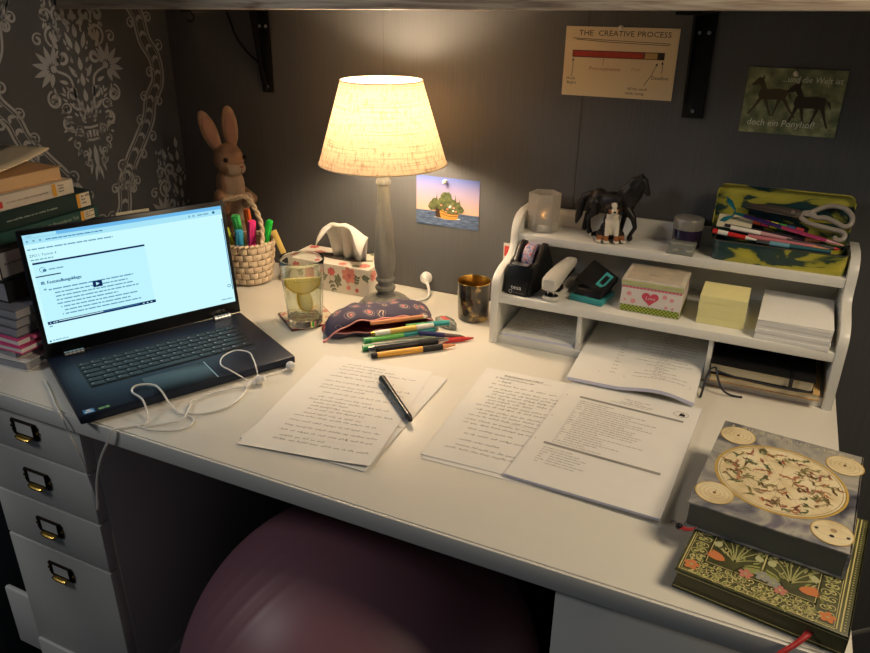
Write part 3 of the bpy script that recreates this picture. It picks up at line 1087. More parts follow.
b.lathe([(0, .002), (brad(0) - .004, .002), (brad(0) - .002, 0.004)] + [(brad(z) - .0028, z) for z in (.01, .02, .04, .06, .08, .092)] + [(brad(z) - .006, z) for z in (.092, .06, .03, .012)] + [(0, .010)], WEAVED, 40, T(bx, by))
nstr, rowsn = 17, 6
for r in range(rowsn):
    z0 = 0.004 + r * 0.0149
    for k in range(nstr):
        a0 = 2 * PI * (k + 0.5 * (r % 2)) / nstr
        V, F = [], []
        for i in range(5):
            a = a0 + (2 * PI / nstr) * 0.93 * (i / 4)
            bulge = 0.0022 * math.sin(PI * i / 4)
            for zz, ex in ((z0, -.0012), (z0 + .004, .0004), (z0 + .0098, .0004), (z0 + .0136, -.0012)):
                q = brad(zz) - .001 + bulge + ex
                V.append((bx + q * math.cos(a), by + q * math.sin(a), zz))
        for i in range(4):
            for j in range(3):
                F.append((i * 4 + j, (i + 1) * 4 + j, (i + 1) * 4 + j + 1, i * 4 + j + 1))
        b.add(V, F, WEAVE)
for k in range(34):
    a = 2 * PI * k / 34
    a2 = a + 2 * PI / 34 * 1.25
    b.tube([(bx + .0585 * math.cos(a), by + .0585 * math.sin(a), .0925), (bx + .062 * math.cos((a + a2) / 2), by + .062 * math.sin((a + a2) / 2), .0975), (bx + .057 * math.cos(a2), by + .057 * math.sin(a2), .099)], [.002, .0032, .002], WEAVE, 6)
bk = b.build('basket', rb, smooth=50)
b = MB()
hp = spline([(bx - .052, by - .010, .097), (.022, -.068, .160), (.030, -.068, .184), (.055, -.058, .190), (.082, -.052, .196), (.104, -.050, .172), (.122, -.055, .135), (bx + .054, by - .018, .097)], 8)
for ph in (0, PI):
    P = []
    for i, p in enumerate(hp):
        a = i * 0.9 + ph
        P.append(p + Vector((0.0022 * math.cos(a), 0.0022 * math.sin(a), 0.0022 * math.sin(a + 1))))
    b.tube(P, 0.0036, WEAVE, 8)
b.build('basket_handle', bk)
for sx in (-.03, .02):
    b = MB()
    bm = bmesh.new()
    bmesh.ops.create_icosphere(bm, subdivisions=2, radius=1)
    b._bm(bm, RAB, Matrix.Translation((bx + sx, by - .030, .004)) @ Matrix.Diagonal((.010, .012, .004, 1)))
    b.build('foot', bk)
# basket centre in desk coordinates
BX, BY = rx + bx, ry + by


def highlighter(foot, tip, rgb, label, cap=(0.0085, 0.006), chunky=True):
    f, t = Vector(foot), Vector(tip)
    d = (t - f)
    L = d.length
    q = d.to_track_quat('Z', 'Y').to_euler()
    o = thing('highlighter_pen', label, 'highlighter', foot, rot=q, group='highlighters in the rabbit basket')
    m = pm('highlighter_%d_%d_%d' % rgb, rgb, 0.35)
    r1, r2 = cap
    MB().box((0, 0, L * .30), (r1 * 1.9, r2 * 2.0, L * .60), m, .003).build('barrel', o)
    b = MB().box((0, 0, L * .80), (r1 * 2.05, r2 * 2.2, L * .40), m, .0035)
    b.box((0, -r2 * 1.15, L * .84), (r1 * .7, .0022, L * .26), m, .0008)
    b.build('cap', o)
    return o


highlighter((BX - .018, BY + .012, .014), (-.7065, -.150, .158), (70, 200, 110), 'light green highlighter leaning left in the rabbit basket')
highlighter((BX - .004, BY + .026, .014), (-.700, -.118, .165), (238, 110, 50), 'orange highlighter at the back of the rabbit basket', (.007, .005))
highlighter((BX - .020, BY - .014, .014), (-.692, -.160, .128), (60, 160, 205), 'blue highlighter at the front of the rabbit basket')
highlighter((BX + .002, BY + .0, .014), (-.670, -.140, .148), (235, 60, 140), 'pink highlighter standing in the rabbit basket')
highlighter((BX + .014, BY + .014, .014), (-.648, -.106, .143), (30, 180, 60), 'bright green highlighter leaning right in the rabbit basket')
highlighter((BX - .034, BY + .006, .014), (-.730, -.158, .128), (200, 220, 70), 'yellow-green highlighter at the left of the rabbit basket', (.006, .005))
tg = MB()
tg.box((0, 0, -.030), (.013, .0012, .056), pm('wood_tag', (226, 196, 110), 0.6), .0004)
tg = tg.build('wooden_tag', loc=(-.629, -.121, H + .128), rot=(0, -.35, .35))
tag(tg, 'flat yellow tag hanging on the right rim of the rabbit basket', 'tag')

# ------------------------------------------------------------------ tissue box and tissue
TB = pm('tissue_box_card', (226, 218, 204), 0.6)
PK = pm('print_pink', (214, 138, 124), 0.7, var=.2, vscale=90)
PK2 = pm('print_rose', (196, 100, 98), 0.7, var=.2, vscale=90)
GN = pm('print_sage', (120, 124, 100), 0.7, var=.2, vscale=90)
TX0, TX1, TY0, TY1, TZ = -.610, -.399, -.106, -.008, .064
tb = thing('tissue_box', 'floral white tissue box with pink flowers between the water glass and lamp', 'tissue box', ((TX0 + TX1) / 2, (TY0 + TY1) / 2, 0))
b = MB().box2((TX0, TY0, 0), (TX1, TY1, TZ), TB, .0012)
rng = random.Random(3)
MF = T(0, TY0 - .0004, 0, rx=PI / 2)          # front face: x, z
MT = T(0, 0, TZ + .0004)                       # top face: x, y
MR = Matrix(((0, 0, 1, TX1 + .0004), (1, 0, 0, 0), (0, 1, 0, 0), (0, 0, 0, 1)))


def flower(c, r, m, M, n=7):
    for i in range(n):
        a = 2 * PI * i / n
        b.disc((c[0] + r * .55 * math.cos(a), c[1] + r * .55 * math.sin(a)), r * .48, r * .34, m, M, 12, a, z=.0001 + .00002 * i)
    b.disc(c, r * .25, r * .25, PK2, M, 10, z=.0003)


def sprig(c, a, l, M, m):
    b.stroke([c, (c[0] + l * math.cos(a), c[1] + l * math.sin(a))], .0009, m, M, .0001)
    for k in range(3):
        p = (c[0] + l * (.3 + .3 * k) * math.cos(a), c[1] + l * (.3 + .3 * k) * math.sin(a))
        for s in (.8, -.8):
            b.poly([(x, y, .0002) for x, y in leaf(p[0], p[1], a + s, .010, .0055)], m, M)


for c, r, m in (((-.447, .045), .019, PK), ((-.492, .047), .010, PK2), ((-.449, .016), .006, PK), ((-.428, .013), .005, PK2), ((-.545, .032), .017, PK), ((-.585, .045), .012, PK2)):
    flower(c, r, m, MF)
for c, a, l in (((-.498, .034), -1.2, .03), ((-.485, .036), -1.0, .02), ((-.418, .050), -.4, .018), ((-.432, .022), 1.3, .022), ((-.52, .02), 1.0, .02), ((-.57, .02), 2.0, .02), ((-.468, .022), 2.1, .018)):
    sprig(c, a, l, MF, GN)
for c, r, m in (((-.420, -.085), .014, PK), ((-.415, -.030), .013, PK2), ((-.47, -.094), .010, PK), ((-.56, -.05), .016, PK), ((-.592, -.02), .012, PK2), ((-.53, -.095), .009, PK2)):
    flower(c, r, m, MT)
for c, a, l in (((-.44, -.06), .5, .02), ((-.45, -.095), .1, .02), ((-.58, -.08), .8, .025), ((-.43, -.02), 2.4, .02)):
    sprig(c, a, l, MT, GN)
for c, r, m in (((-.085, .045), .013, PK), ((-.045, .03), .014, PK2), ((-.025, .012), .008, PK)):
    flower(c, r, m, MR)
b.disc((-.495, -.056), .062, .020, pm('box_slot_dark', (70, 62, 54), 0.9), MT, 40, z=.0004)
b.build('box', tb, world=True, smooth=0)
TISS = bpy.data.materials.new('tissue_paper')
TISS.use_nodes = True
nt = TISS.node_tree
nt.nodes.clear()
o_ = nt.nodes.new('ShaderNodeOutputMaterial')
m_ = nt.nodes.new('ShaderNodeMixShader')
d_ = nt.nodes.new('ShaderNodeBsdfDiffuse')
t_ = nt.nodes.new('ShaderNodeBsdfTranslucent')
d_.inputs[0].default_value = t_.inputs[0].default_value = lin((240, 238, 232))
m_.inputs[0].default_value = .35
nt.links.new(d_.outputs[0], m_.inputs[1])
nt.links.new(t_.outputs[0], m_.inputs[2])
nt.links.new(m_.outputs[0], o_.inputs[0])
V, F = [], []
NU, NV = 36, 14
for i in range(NU + 1):
    u = -1 + 2 * i / NU
    topz = (0.070, 0.079, 0.083, 0.084, 0.083, 0.074, 0.062)[min(6, int((u + 1) * 3.5))]
    k0 = (u + 1) * 3
    TOPS = (0.066, 0.080, 0.083, 0.084, 0.081, 0.070, 0.060, 0.060)
    topz = TOPS[int(k0)] + (TOPS[int(k0) + 1] - TOPS[int(k0)]) * (k0 - int(k0))
    for j in range(NV + 1):
        t = j / NV
        tt = min(1, t / 0.74)                     # rises, then folds over forwards
        wdt = 0.043 + 0.015 * tt ** 0.9
        z = topz * math.sin(tt * PI / 2) ** 0.85
        over = max(0, (t - .74) / .26)
        y = 0.010 * (1 - .55 * tt) * abs(math.sin(u * 4.2 + .7)) + 0.004 * math.sin(u * 11 + 2 * t) * (1 - .4 * tt) - 0.012 * tt
        edge = max(0, (abs(u + .12) - .38) / .62)
        y -= 0.026 * math.sin(over * PI / 2) * (.25 + edge)
        z -= (0.006 + 0.034 * edge) * over ** 1.2
        V.append((u * wdt, y, z))
for i in range(NU):
    for j in range(NV):
        F.append((i * (NV + 1) + j, (i + 1) * (NV + 1) + j, (i + 1) * (NV + 1) + j + 1, i * (NV + 1) + j + 1))
ts = MB().add(V, F, TISS).build('tissue', loc=(-.475, -.062, H + TZ + .0006), smooth=25)
m = ts.modifiers.new('t', 'SOLIDIFY')
m.thickness = .0005
tag(ts, 'white tissue pulled up out of the floral box', 'tissue')

# ------------------------------------------------------------------ glass of water with lemon on a coaster
co = MB()
COAST = ramp_mat('coaster_floral', [(0.30, (96, 112, 84)), (0.42, (196, 190, 160)), (0.52, (214, 200, 178)), (0.60, (190, 92, 84)), (0.72, (130, 140, 110))], scale=70, rough=.45, kind='noise', detail=3)
ang = math.radians(-38)
hw = .049
co.box((0, 0, .002), (hw * 2, hw * 2, .0034), pm('coaster_edge', (92, 50, 44), .6), .0015)
cor = []
for sx, sy in ((1, 1), (-1, 1), (-1, -1), (1, -1)):
    for k in range(6):
        a = math.atan2(sy, sx) - PI / 4 + k * PI / 10
        cor.append((sx * (hw - .012) + .010 * math.cos(a), sy * (hw - .012) + .010 * math.sin(a), .00395))
co.poly(cor, COAST)
coaster = co.build('coaster', loc=(-.4545, -.257, H), rot=(0, 0, ang))
tag(coaster, 'square floral coaster under the glass of lemon water', 'coaster')
GLASS = pm('clear_glass', (245, 250, 248), 0.02, trans=1.0, ior=1.45)


def clear_mix(name, tint, k, ior, rough=0.02):
    """Thin clear stuff: part straight-through, part refracting and glossy."""
    m = pm(name, tint, rough, trans=1.0, ior=ior)
    nt = m.node_tree
    p = nt.nodes['Principled BSDF']
    t = nt.nodes.new('ShaderNodeBsdfTransparent')
    t.inputs[0].default_value = lin(tint)
    x = nt.nodes.new('ShaderNodeMixShader')
    x.inputs[0].default_value = k
    nt.links.new(t.outputs[0], x.inputs[1])
    nt.links.new(p.outputs[0], x.inputs[2])
    nt.links.new(x.outputs[0], nt.nodes['Material Output'].inputs[0])
    return m


WATER = clear_mix('lemon_water', (250, 250, 240), .15, 1.33)
gx, gy, gz = -.4425, -.283, .0046
gl = thing('drinking_glass', 'faceted clear glass of water with lemon slices on the coaster', 'glass', (gx, gy, gz))


def facet(a, z):
    k = max(0, min(1, (0.085 - z) / .02)) * max(0, min(1, (z - .004) / .01))
    return 1 - 0.035 * k * abs(math.sin(a * 6)) ** 2


OUT = [(0, 0), (.0315, 0), (.0335, .002), (.0345, .012), (.0362, .035), (.0382, .060), (.0400, .085), (.0418, .105), (.0432, .128), (.0437, .1345)]
INN = [(.0430, .1358), (.0421, .1345), (.0414, .125), (.0400, .105), (.0378, .080), (.0352, .050), (.0330, .025), (.0316, .016), (.027, .0135), (0, .0130)]
MB().lathe(OUT + INN, GLASS, 72, mod=facet).build('tumbler', gl, smooth=40)
MB().lathe([(0, .0131), (.0268, .0136), (.0312, .0162), (.0326, .025), (.0348, .050), (.0374, .080), (.0390, .097), (.0394, .1005), (.0385, .0995), (0, .0993)], WATER, 72, mod=lambda a, z: facet(a, z) * .998).build('water', gl, smooth=40)


def through(name, rgb, k=.55):
    m = bpy.data.materials.new(name)
    m.use_nodes = True
    n = m.node_tree
    n.nodes.clear()
    o = n.nodes.new('ShaderNodeOutputMaterial')
    x = n.nodes.new('ShaderNodeMixShader')
    d = n.nodes.new('ShaderNodeBsdfDiffuse')
    t = n.nodes.new('ShaderNodeBsdfTranslucent')
    nz = n.nodes.new('ShaderNodeTexNoise')
    nz.inputs['Scale'].default_value = 160
    r = n.nodes.new('ShaderNodeValToRGB')
    c = lin(rgb)
    r.color_ramp.elements[0].position = .3
    r.color_ramp.elements[1].position = .7
    r.color_ramp.elements[0].color = (c[0] * .9, c[1] * .88, c[2] * .8, 1)
    r.color_ramp.elements[1].color = c
    n.links.new(nz.outputs[0], r.inputs[0])
    for q in (d, t):
        n.links.new(r.outputs[0], q.inputs[0])
    x.inputs[0].default_value = k
    n.links.new(d.outputs[0], x.inputs[1])
    n.links.new(t.outputs[0], x.inputs[2])
    n.links.new(x.outputs[0], o.inputs[0])
    return m


LEM = through('lemon_flesh', (255, 246, 190))
LEMR = through('lemon_rind', (248, 218, 84), .4)
LEMW = through('lemon_pith', (255, 250, 222), .5)


def lemon(loc, rot, r, label, half=False):
    o = thing('lemon_slice', label, 'lemon slice', loc, rot=rot, group='lemon slices in the water')
    n = 40
    a1 = PI if half else 2 * PI
    b = MB()

    def arc(q):
        return [(q * r * math.cos(a1 * i / n), q * r * math.sin(a1 * i / n)) for i in range(n + 1)]
    # the rind is a band round the edge, the flesh a disc inside it
    oo, ii = arc(1.0), arc(.91)
    V = [(x, y, z) for z in (0, .0042) for x, y in oo] + [(x, y, z) for z in (0, .0042) for x, y in ii]
    m = n + 1
    F = []
    for i in range(n):
        F += [(i, i + 1, m + i + 1, m + i), (2 * m + i, 3 * m + i, 3 * m + i + 1, 2 * m + i + 1), (m + i, m + i + 1, 3 * m + i + 1, 3 * m + i), (i, 2 * m + i, 2 * m + i + 1, i + 1)]
    if half:
        F += [(0, m, 3 * m, 2 * m), (n, 2 * m + n, 3 * m + n, m + n)]
    b.add(V, F, LEMR)
    b.build('rind', o)
    b = MB()
    b.prism(arc(.905) if half else arc(.905)[:-1], .0036, LEM, T(0, 0, .0003))
    k = 4 if half else 8
    for zz in (.00015, .00405):
        for i in range(k + (1 if half else 0)):
            a0 = a1 * i / k
            b.stroke([(.03 * r * math.cos(a0), .03 * r * math.sin(a0)), (.86 * r * math.cos(a0), .86 * r * math.sin(a0))], .0011, LEMW, z=zz)
        ro = arc(.905)
        b.stroke([(x * .96, y * .96) for x, y in ro], .0020, LEMW, z=zz)
    b.build('flesh', o)
    return o


LM = Matrix(((-.81, 0, .585), (-.585, 0, -.81), (0, -1, 0)))
lemon((gx + .005, gy - .008, gz + .0985), (LM @ Matrix.Rotation(-.12, 3, 'X')).to_euler(), .0345, 'half lemon slice floating at the top of the glass', True)
lemon((gx + .002, gy - .002, gz + .048), (PI / 2 - .5, -.5, 1.9), .0230, 'smaller lemon slice sunk on edge in the glass')

# ------------------------------------------------------------------ amber glass votive
AMB = ramp_mat('amber_glass', [(0.36, (18, 15, 10)), (0.52, (44, 36, 22)), (0.6, (96, 76, 40)), (0.68, (190, 154, 84))], scale=46, rough=.16, coat=1.0, detail=3, metal=.3)  # dark mottled glass; bright gold reflections are painted in as spots
AMBI = ramp_mat('gold_leaf', [(0.3, (150, 112, 50)), (0.7, (214, 178, 96))], scale=60, rough=.3, metal=1.0)
vt = thing('votive_holder', 'dark amber and gold candle glass between the lamp and organiser', 'candle holder', (-.155, -.103, 0))
MB().lathe([(0, 0), (.0295, 0), (.0315, .002), (.0320, .010), (.0328, .040), (.0336, .070), (.0340, .0805)], AMB, 48).build('glass', vt)
MB().lathe([(.0340, .0805), (.0334, .0818), (.0326, .0805), (.0320, .060), (.0312, .03), (.030, .012), (0, .011)], AMBI, 48).build('gold_lining', vt)
b = MB()
b.lathe([(0, .0115), (.0185, .0115), (.0188, .013), (.0188, .026), (.0178, .0265), (.0176, .024), (0, .0238)], STEEL, 28)
b.lathe([(0, .0242), (.0174, .0242), (.017, .0248), (0, .0252)], pm('tea_wax', (236, 226, 200), .5), 28)
b = b.build('tealight', vt)

# ------------------------------------------------------------------ pencil pouch (open towards the room) and pens
POUCH = bpy.data.materials.new('paisley_cloth')
POUCH.use_nodes = True
nt = POUCH.node_tree
pb = nt.nodes['Principled BSDF']
pb.inputs['Roughness'].default_value = .8
tc = nt.nodes.new('ShaderNodeTexCoord')
vo = nt.nodes.new('ShaderNodeTexVoronoi')
vo.inputs['Scale'].default_value = 40
nzt = nt.nodes.new('ShaderNodeTexNoise')
nzt.inputs['Scale'].default_value = 20
mxv = nt.nodes.new('ShaderNodeVectorMath')
mxv.operation = 'MULTIPLY_ADD'
mxv.inputs[1].default_value = (.03, .03, .03)
nt.links.new(nzt.outputs['Color'], mxv.inputs[0])
nt.links.new(tc.outputs['Object'], nzt.inputs['Vector'])
nt.links.new(tc.outputs['Object'], mxv.inputs[2])
nt.links.new(mxv.outputs[0], vo.inputs['Vector'])
cr = nt.nodes.new('ShaderNodeValToRGB')
cr.color_ramp.interpolation = 'CONSTANT'
while len(cr.color_ramp.elements) < 6:
    cr.color_ramp.elements.new(.5)
for e, (p, c) in zip(cr.color_ramp.elements, ((0, (210, 120, 116)), (.17, (58, 54, 78)), (.25, (190, 170, 150)), (.295, (58, 54, 78)), (.38, (140, 120, 120)), (.41, (62, 57, 80)))):
    e.position = p
    e.color = lin(c)
nt.links.new(vo.outputs['Distance'], cr.inputs[0])
nt.links.new(cr.outputs[0], pb.inputs['Base Color'])
ZIP = pm('zip_pink', (206, 140, 138), .6)
PLIN = pm('pouch_lining', (150, 70, 72), .9)
po = thing('pencil_pouch', 'navy paisley zip pouch lying open with pens spilling out', 'pencil pouch', (-.300, -.235, 0), rot=(0, 0, math.radians(42)))
V, F = [], []
NX, NA = 28, 26
for i in range(NX + 1):
    s = i / NX
    x = -.108 + .216 * s
    k = min(1, (math.sin(PI * min(max(s, .0), 1)) + .0) ** .42) if 0 < s < 1 else 0
    k = .22 + .78 * k
    hgt = .060 * k * (0.92 + .08 * math.sin(s * 9))
    dep = .044 * (.55 + .45 * k)
    mouth = math.radians(30) * (.25 + .75 * math.sin(PI * min(max((s - .05) / .9, 0), 1)) ** .8)
    for j in range(NA + 1):
        a = PI + mouth + (2 * PI - 2 * mouth) * j / NA          # angle measured from +y; the mouth faces -y
        yy = dep * math.cos(a - 0) * 1.0
        zz = hgt * .5 * (1 + math.sin(a) * (1 if abs(math.sin(a)) > .0 else 1))
        a2 = a
        yy = -dep * math.cos(a2 - PI) if True else yy
        zz = hgt * .5 * (1 - math.sin(a2 - PI) * 1.0)
        wr = .0012 * math.sin(s * 31 + j * .7) + .0010 * math.sin(s * 17 - j * 1.3)
        zz = max(.0012, zz + wr)
        zz = min(zz, hgt)
        # flatten the underside
        if zz < hgt * .22:
            zz = max(.0012, zz * .5)
        V.append((x + .004 * math.sin(j * .5), yy + wr, zz))
for i in range(NX):
    for j in range(NA):
        F.append((i * (NA + 1) + j, i * (NA + 1) + j + 1, (i + 1) * (NA + 1) + j + 1, (i + 1) * (NA + 1) + j))
pw = MB().add(V, F, POUCH)
pw.slot(PLIN)
pw = pw.build('cloth', po, smooth=60)
m = pw.modifiers.new('t', 'SOLIDIFY')
m.thickness = .0016
m.offset = -1
m.material_offset = 1
for nm, jj in (('upper', NA), ('lower', 0)):
    P = [V[i * (NA + 1) + jj] for i in range(NX + 1)]
    MB().tube(P, .0024, ZIP, 8, flat=.6).build('zip', po)
e0 = V[jj]
MB().tube([(-.108, -.03, .006), (-.113, -.034, .004), (-.118, -.036, .0025)], [.002, .003, .0022], ZIP, 8).build('zip_end', po)


def pen(name, label, a, b_, r, parts, cat='pen', group='pens spilling from the pouch'):
    """parts: (from, to, radius factor start, end, material, part name) along the pen, 0..1"""
    A, B = Vector(a), Vector(b_)
    d = B - A
    L = d.length
    o = thing(name, label, cat, a, rot=d.to_track_quat('Z', 'Y').to_euler(), group=group)
    for f0, f1, k0, k1, m, pn in parts:
        mb = MB()
        if pn == 'clip':
            mb.box((0, -r * 1.25, L * (f0 + f1) / 2), (r * .55, r * .35, L * (f1 - f0)), m, r * .12)
            mb.box((0, -r * 1.0, L * f0 + r * .3), (r * .55, r * .7, r * .6), m)
        else:
            mb.lathe([(0, L * f0), (r * k0, L * f0), (r * k1, L * f1), (0, L * f1)], m, 18)
        mb.build(pn, o)
    return o


YEL = pm('pen_yellow', (228, 168, 66), .4)
ORG = pm('pen_wood', (222, 150, 96), .6)
RUB = pm('pen_rubber', (26, 24, 24), .6)
REDP = pm('pencil_red', (196, 40, 36), .4)
GRNP = pm('pen_green', (60, 150, 90), .3)
CLR = pm('pen_clear', (200, 226, 205), .15, trans=.6, ior=1.3)
WHP = pm('pen_white', (232, 228, 214), .35)
WOODP = pm('pencil_tan', (206, 136, 92), .5)
TEAL = pm('pen_teal', (40, 150, 150), .35)
NAVY = pm('pen_navy', (36, 42, 96), .35)
SILV = pm('pen_silver', (196, 196, 196), .22, metal=1.0)
pen('ballpoint_pen', 'yellow pen with black grip, frontmost of the spilled pens', (-.250, -.3585, .0062), (-.131, -.2490, .0062), .0055,
    ((0, .07, .85, .9, RUB, 'button'), (.07, .60, .95, 1, YEL, 'barrel'), (.60, .84, 1.05, 1.05, RUB, 'grip'), (.84, 1, .95, .2, ORG, 'tip'), (.02, .34, 1, 1, RUB, 'clip')))
q = pen('ballpoint_pen', 'fat black pen with silver stripes lying beside the yellow pen', (-.264, -.344, .0090), (-.150, -.240, .0090), .0078,
        ((0, .08, .7, .9, SILV, 'button'), (.08, .62, 1, 1, BLACK, 'barrel'), (.62, .86, 1.02, .98, RUB, 'grip'), (.86, 1, .9, .3, SILV, 'tip')))
sb = MB()
for k in range(9):
    a = 2 * PI * k / 9
    sb.tube([(.0079 * math.cos(a), .0079 * math.sin(a), .154 * .12), (.0079 * math.cos(a), .0079 * math.sin(a), .154 * .58)], .0004, SILV, 4)
sb.build('stripe', q)
pen('pencil', 'red pencil poking out right of the black pen', (-.196, -.273, .0052), (-.113, -.2035, .0052), .0048,
    ((0, .35, 1, 1, WHP, 'barrel'), (.35, .80, 1, 1, REDP, 'cap'), (.80, 1, 1, .25, REDP, 'tip')), 'pencil')
pen('ballpoint_pen', 'clear green pen with green cap lying under the black pen', (-.279, -.338, .0056), (-.172, -.236, .0056), .0055,
    ((0, .14, 1.1, 1.1, GRNP, 'cap'), (.14, .85, .95, .95, CLR, 'barrel'), (.85, 1, .9, .3, GRNP, 'tip')))
pen('ballpoint_pen', 'green pen with round end between the pouch and black pen', (-.285, -.325, .0135), (-.186, -.222, .0155), .0052,
    ((0, .10, 1.2, 1.2, GRNP, 'cap'), (.10, .55, 1, 1, pm('pen_lime', (110, 190, 90), .3), 'barrel'), (.55, 1, 1, .8, TEAL, 'grip')))
pen('ballpoint_pen', 'white pen with yellow band in the pouch mouth', (-.278, -.309, .0225), (-.190, -.222, .0245), .0056,
    ((0, .06, .8, .9, BRASS, 'button'), (.06, .30, 1, 1, WHP, 'barrel'), (.30, .72, 1.0, 1.0, pm('pen_pale_yellow', (224, 190, 90), .4), 'band'), (.72, 1, 1, .9, WHP, 'cap')))
pen('pencil', 'tan wooden pencil inside the upper mouth of the pouch', (-.292, -.286, .0335), (-.206, -.213, .0365), .0042,
    ((0, .92, 1, 1, WOODP, 'barrel'), (.92, 1, 1, .2, WHP, 'tip')), 'pencil')
pen('marker_pen', 'teal capped marker at the right end of the pouch mouth', (-.232, -.255, .0255), (-.168, -.197, .024), .0052,
    ((0, .5, 1, 1, GRNP, 'barrel'), (.5, 1, 1.1, 1.0, TEAL, 'cap')), 'marker')
pen('ballpoint_pen', 'navy and grey pen tip lying behind the red pencil', (-.205, -.252, .0165), (-.130, -.2075, .0055), .0048,
    ((0, .55, 1, 1, NAVY, 'barrel'), (.55, .9, .9, .8, pm('pen_grey', (90, 84, 80), .4), 'grip'), (.9, 1, .7, .3, BLACK, 'tip')))

# correction tape
ct = thing('correction_tape', 'small clear plastic correction roller right of the pouch', 'correction tape', (-.186, -.166, 0), rot=(0, 0, math.radians(-28)))
CT = pm('clear_plastic', (215, 222, 214), .12, trans=.75, ior=1.25)
b = MB()
b.prism([(-.026, -.010), (-.012, -.0155), (.012, -.013), (.030, -.002), (.026, .005), (.004, .0145), (-.016, .0135), (-.027, .004)], .013, CT, T(0, 0, .0006), .002)
b.build('case', ct)
b = MB()
b.lathe([(.003, .004), (.008, .004), (.008, .0118), (.003, .0118)], WHITE_PL, 24, T(-.010, 0, 0), closed=True)
b.lathe([(.002, .0045), (.005, .0045), (.005, .0110), (.002, .0110)], pm('spool_grey', (120, 124, 120), .5), 20, T(.010, -.002, 0), closed=True)
b.build('spool', ct)
b = MB()
b.box((-.008, .002, .0139), (.022, .010, .0004), pm('label_red', (200, 84, 70), .5))
b.build('label', ct)

# ------------------------------------------------------------------ papers on the desk
def sheet(name, label, cat, loc, ang, w, h, th, surf, draw, group=None, mat=PAPER, edge=PAPER_BLUE, nu=10, nv=14):
    """A sheet or stack lying on the desk. surf(u,v) lifts it; draw(mb, M) prints on it (u right, v up, metres)."""
    def hmap(v):
        return Vector((v.x, v.y, v.z + surf(v.x / w, v.y / h)))
    b = MB()
    for lv, z in ((0, 0.0), (1, th)):
        V, F = [], []
        for i in range(nu + 1):
            for j in range(nv + 1):
                V.append((w * i / nu, h * j / nv, z))
        for i in range(nu):
            for j in range(nv):
                q = (i * (nv + 1) + j, (i + 1) * (nv + 1) + j, (i + 1) * (nv + 1) + j + 1, i * (nv + 1) + j + 1)
                F.append(q if lv else q[::-1])
        b.add(V, F, mat, hmap)
    V, F = [], []
    per = [(w * i / nu, 0) for i in range(nu + 1)] + [(w, h * j / nv) for j in range(1, nv + 1)] + [(w * i / nu, h) for i in range(nu - 1, -1, -1)] + [(0, h * j / nv) for j in range(nv - 1, 0, -1)]
    n = len(per)
    for p in per:
        V += [(p[0], p[1], 0), (p[0], p[1], th)]
    for i in range(n):
        j = (i + 1) % n
        F.append((2 * i, 2 * j, 2 * j + 1, 2 * i + 1))
    b.add(V, F, edge, hmap)
    t = MB()
    draw(t)
    for f, k in zip(t.F, t.I):
        b.add([t.V[i] + Vector((0, 0, th)) for i in f], [tuple(range(len(f)))], t.mats[k], hmap)
    o = b.build(name, loc=(loc[0], loc[1], loc[2] + H), rot=(0, 0, ang), smooth=25)
    tag(o, label, cat, group)
    return o


def hand_page(seed, w, h, margin=.03, rows=26, title=None, dens=.85, ink=None):
    def draw(t):
        rg = random.Random(seed)
        y = h - .022
        if title:
            for k, (tx, ind) in enumerate(title):
                t.text(tx, .0062, ink or INK, margin + ind, y, shear=.15, z=.0003)
                if k == 0:
                    t.stroke([(margin + ind, y - .0016), (margin + ind + .085, y - .0018)], .0004, ink or INK, z=.0003)
                y -= .0115
        r = 0
        while y > .018 and r < rows:
            ind = rg.choice((0, 0, .006, .012, .012))
            if rg.random() < .22:
                y -= .0035
                t.disc((margin + ind - .003, y + .001), .0006, .0006, ink or INK, n=8, z=.0003)
            L = (w - margin - ind - .016) * rg.choice((1, 1, .95, .7, .5) if rg.random() < dens else (.3, .5))
            scribble(t, rg, margin + ind, y, L, .0037, ink or INK, wd=.0009, z=.0003)
            y -= rg.choice((.0098, .0098, .0105, .0150))
            r += 1
        # show-through of the reverse side
        for k in range(7):
            yy = h * rg.uniform(.08, .9)
            scribble(t, rg, w * .45, yy, w * rg.uniform(.2, .45), .0024, INK_FAINT, wd=.0004, z=.0002)
    return draw


INK_FAINT = pm('ink_faint', (202, 198, 192), .8)


def flat(u, v):
    return 0.0


# two handwritten sheets on the left, with a pen
w4, h4 = .210, .297
sheet('handwritten_sheet', 'lower handwritten sheet sticking out right from under the left notes', 'sheet of paper', (-.295, -.672, .0006), math.radians(1.5), w4, h4, .0003,
      lambda u, v: .0012 + .0016 * max(0, u - .7) ** 2 * 10 * .1, hand_page(11, w4, h4, margin=.125, rows=30), group='handwritten notes')


def curl3(u, v):
    return .0026 + .0035 * max(0, (u - .55) / .45) ** 2 * max(0, (.35 - v) / .35) + .0010 * math.sin(3 * v + 2 * u)


sheet('handwritten_sheet', 'large handwritten sheet between laptop and pen, topmost of the left notes', 'sheet of paper', (-.2855, -.6885, .0008), math.radians(8.3), w4 - .004, h4 + .006, .0003, curl3,
      hand_page(5, w4 - .004, h4 + .006, margin=.042, rows=30), group='handwritten notes')
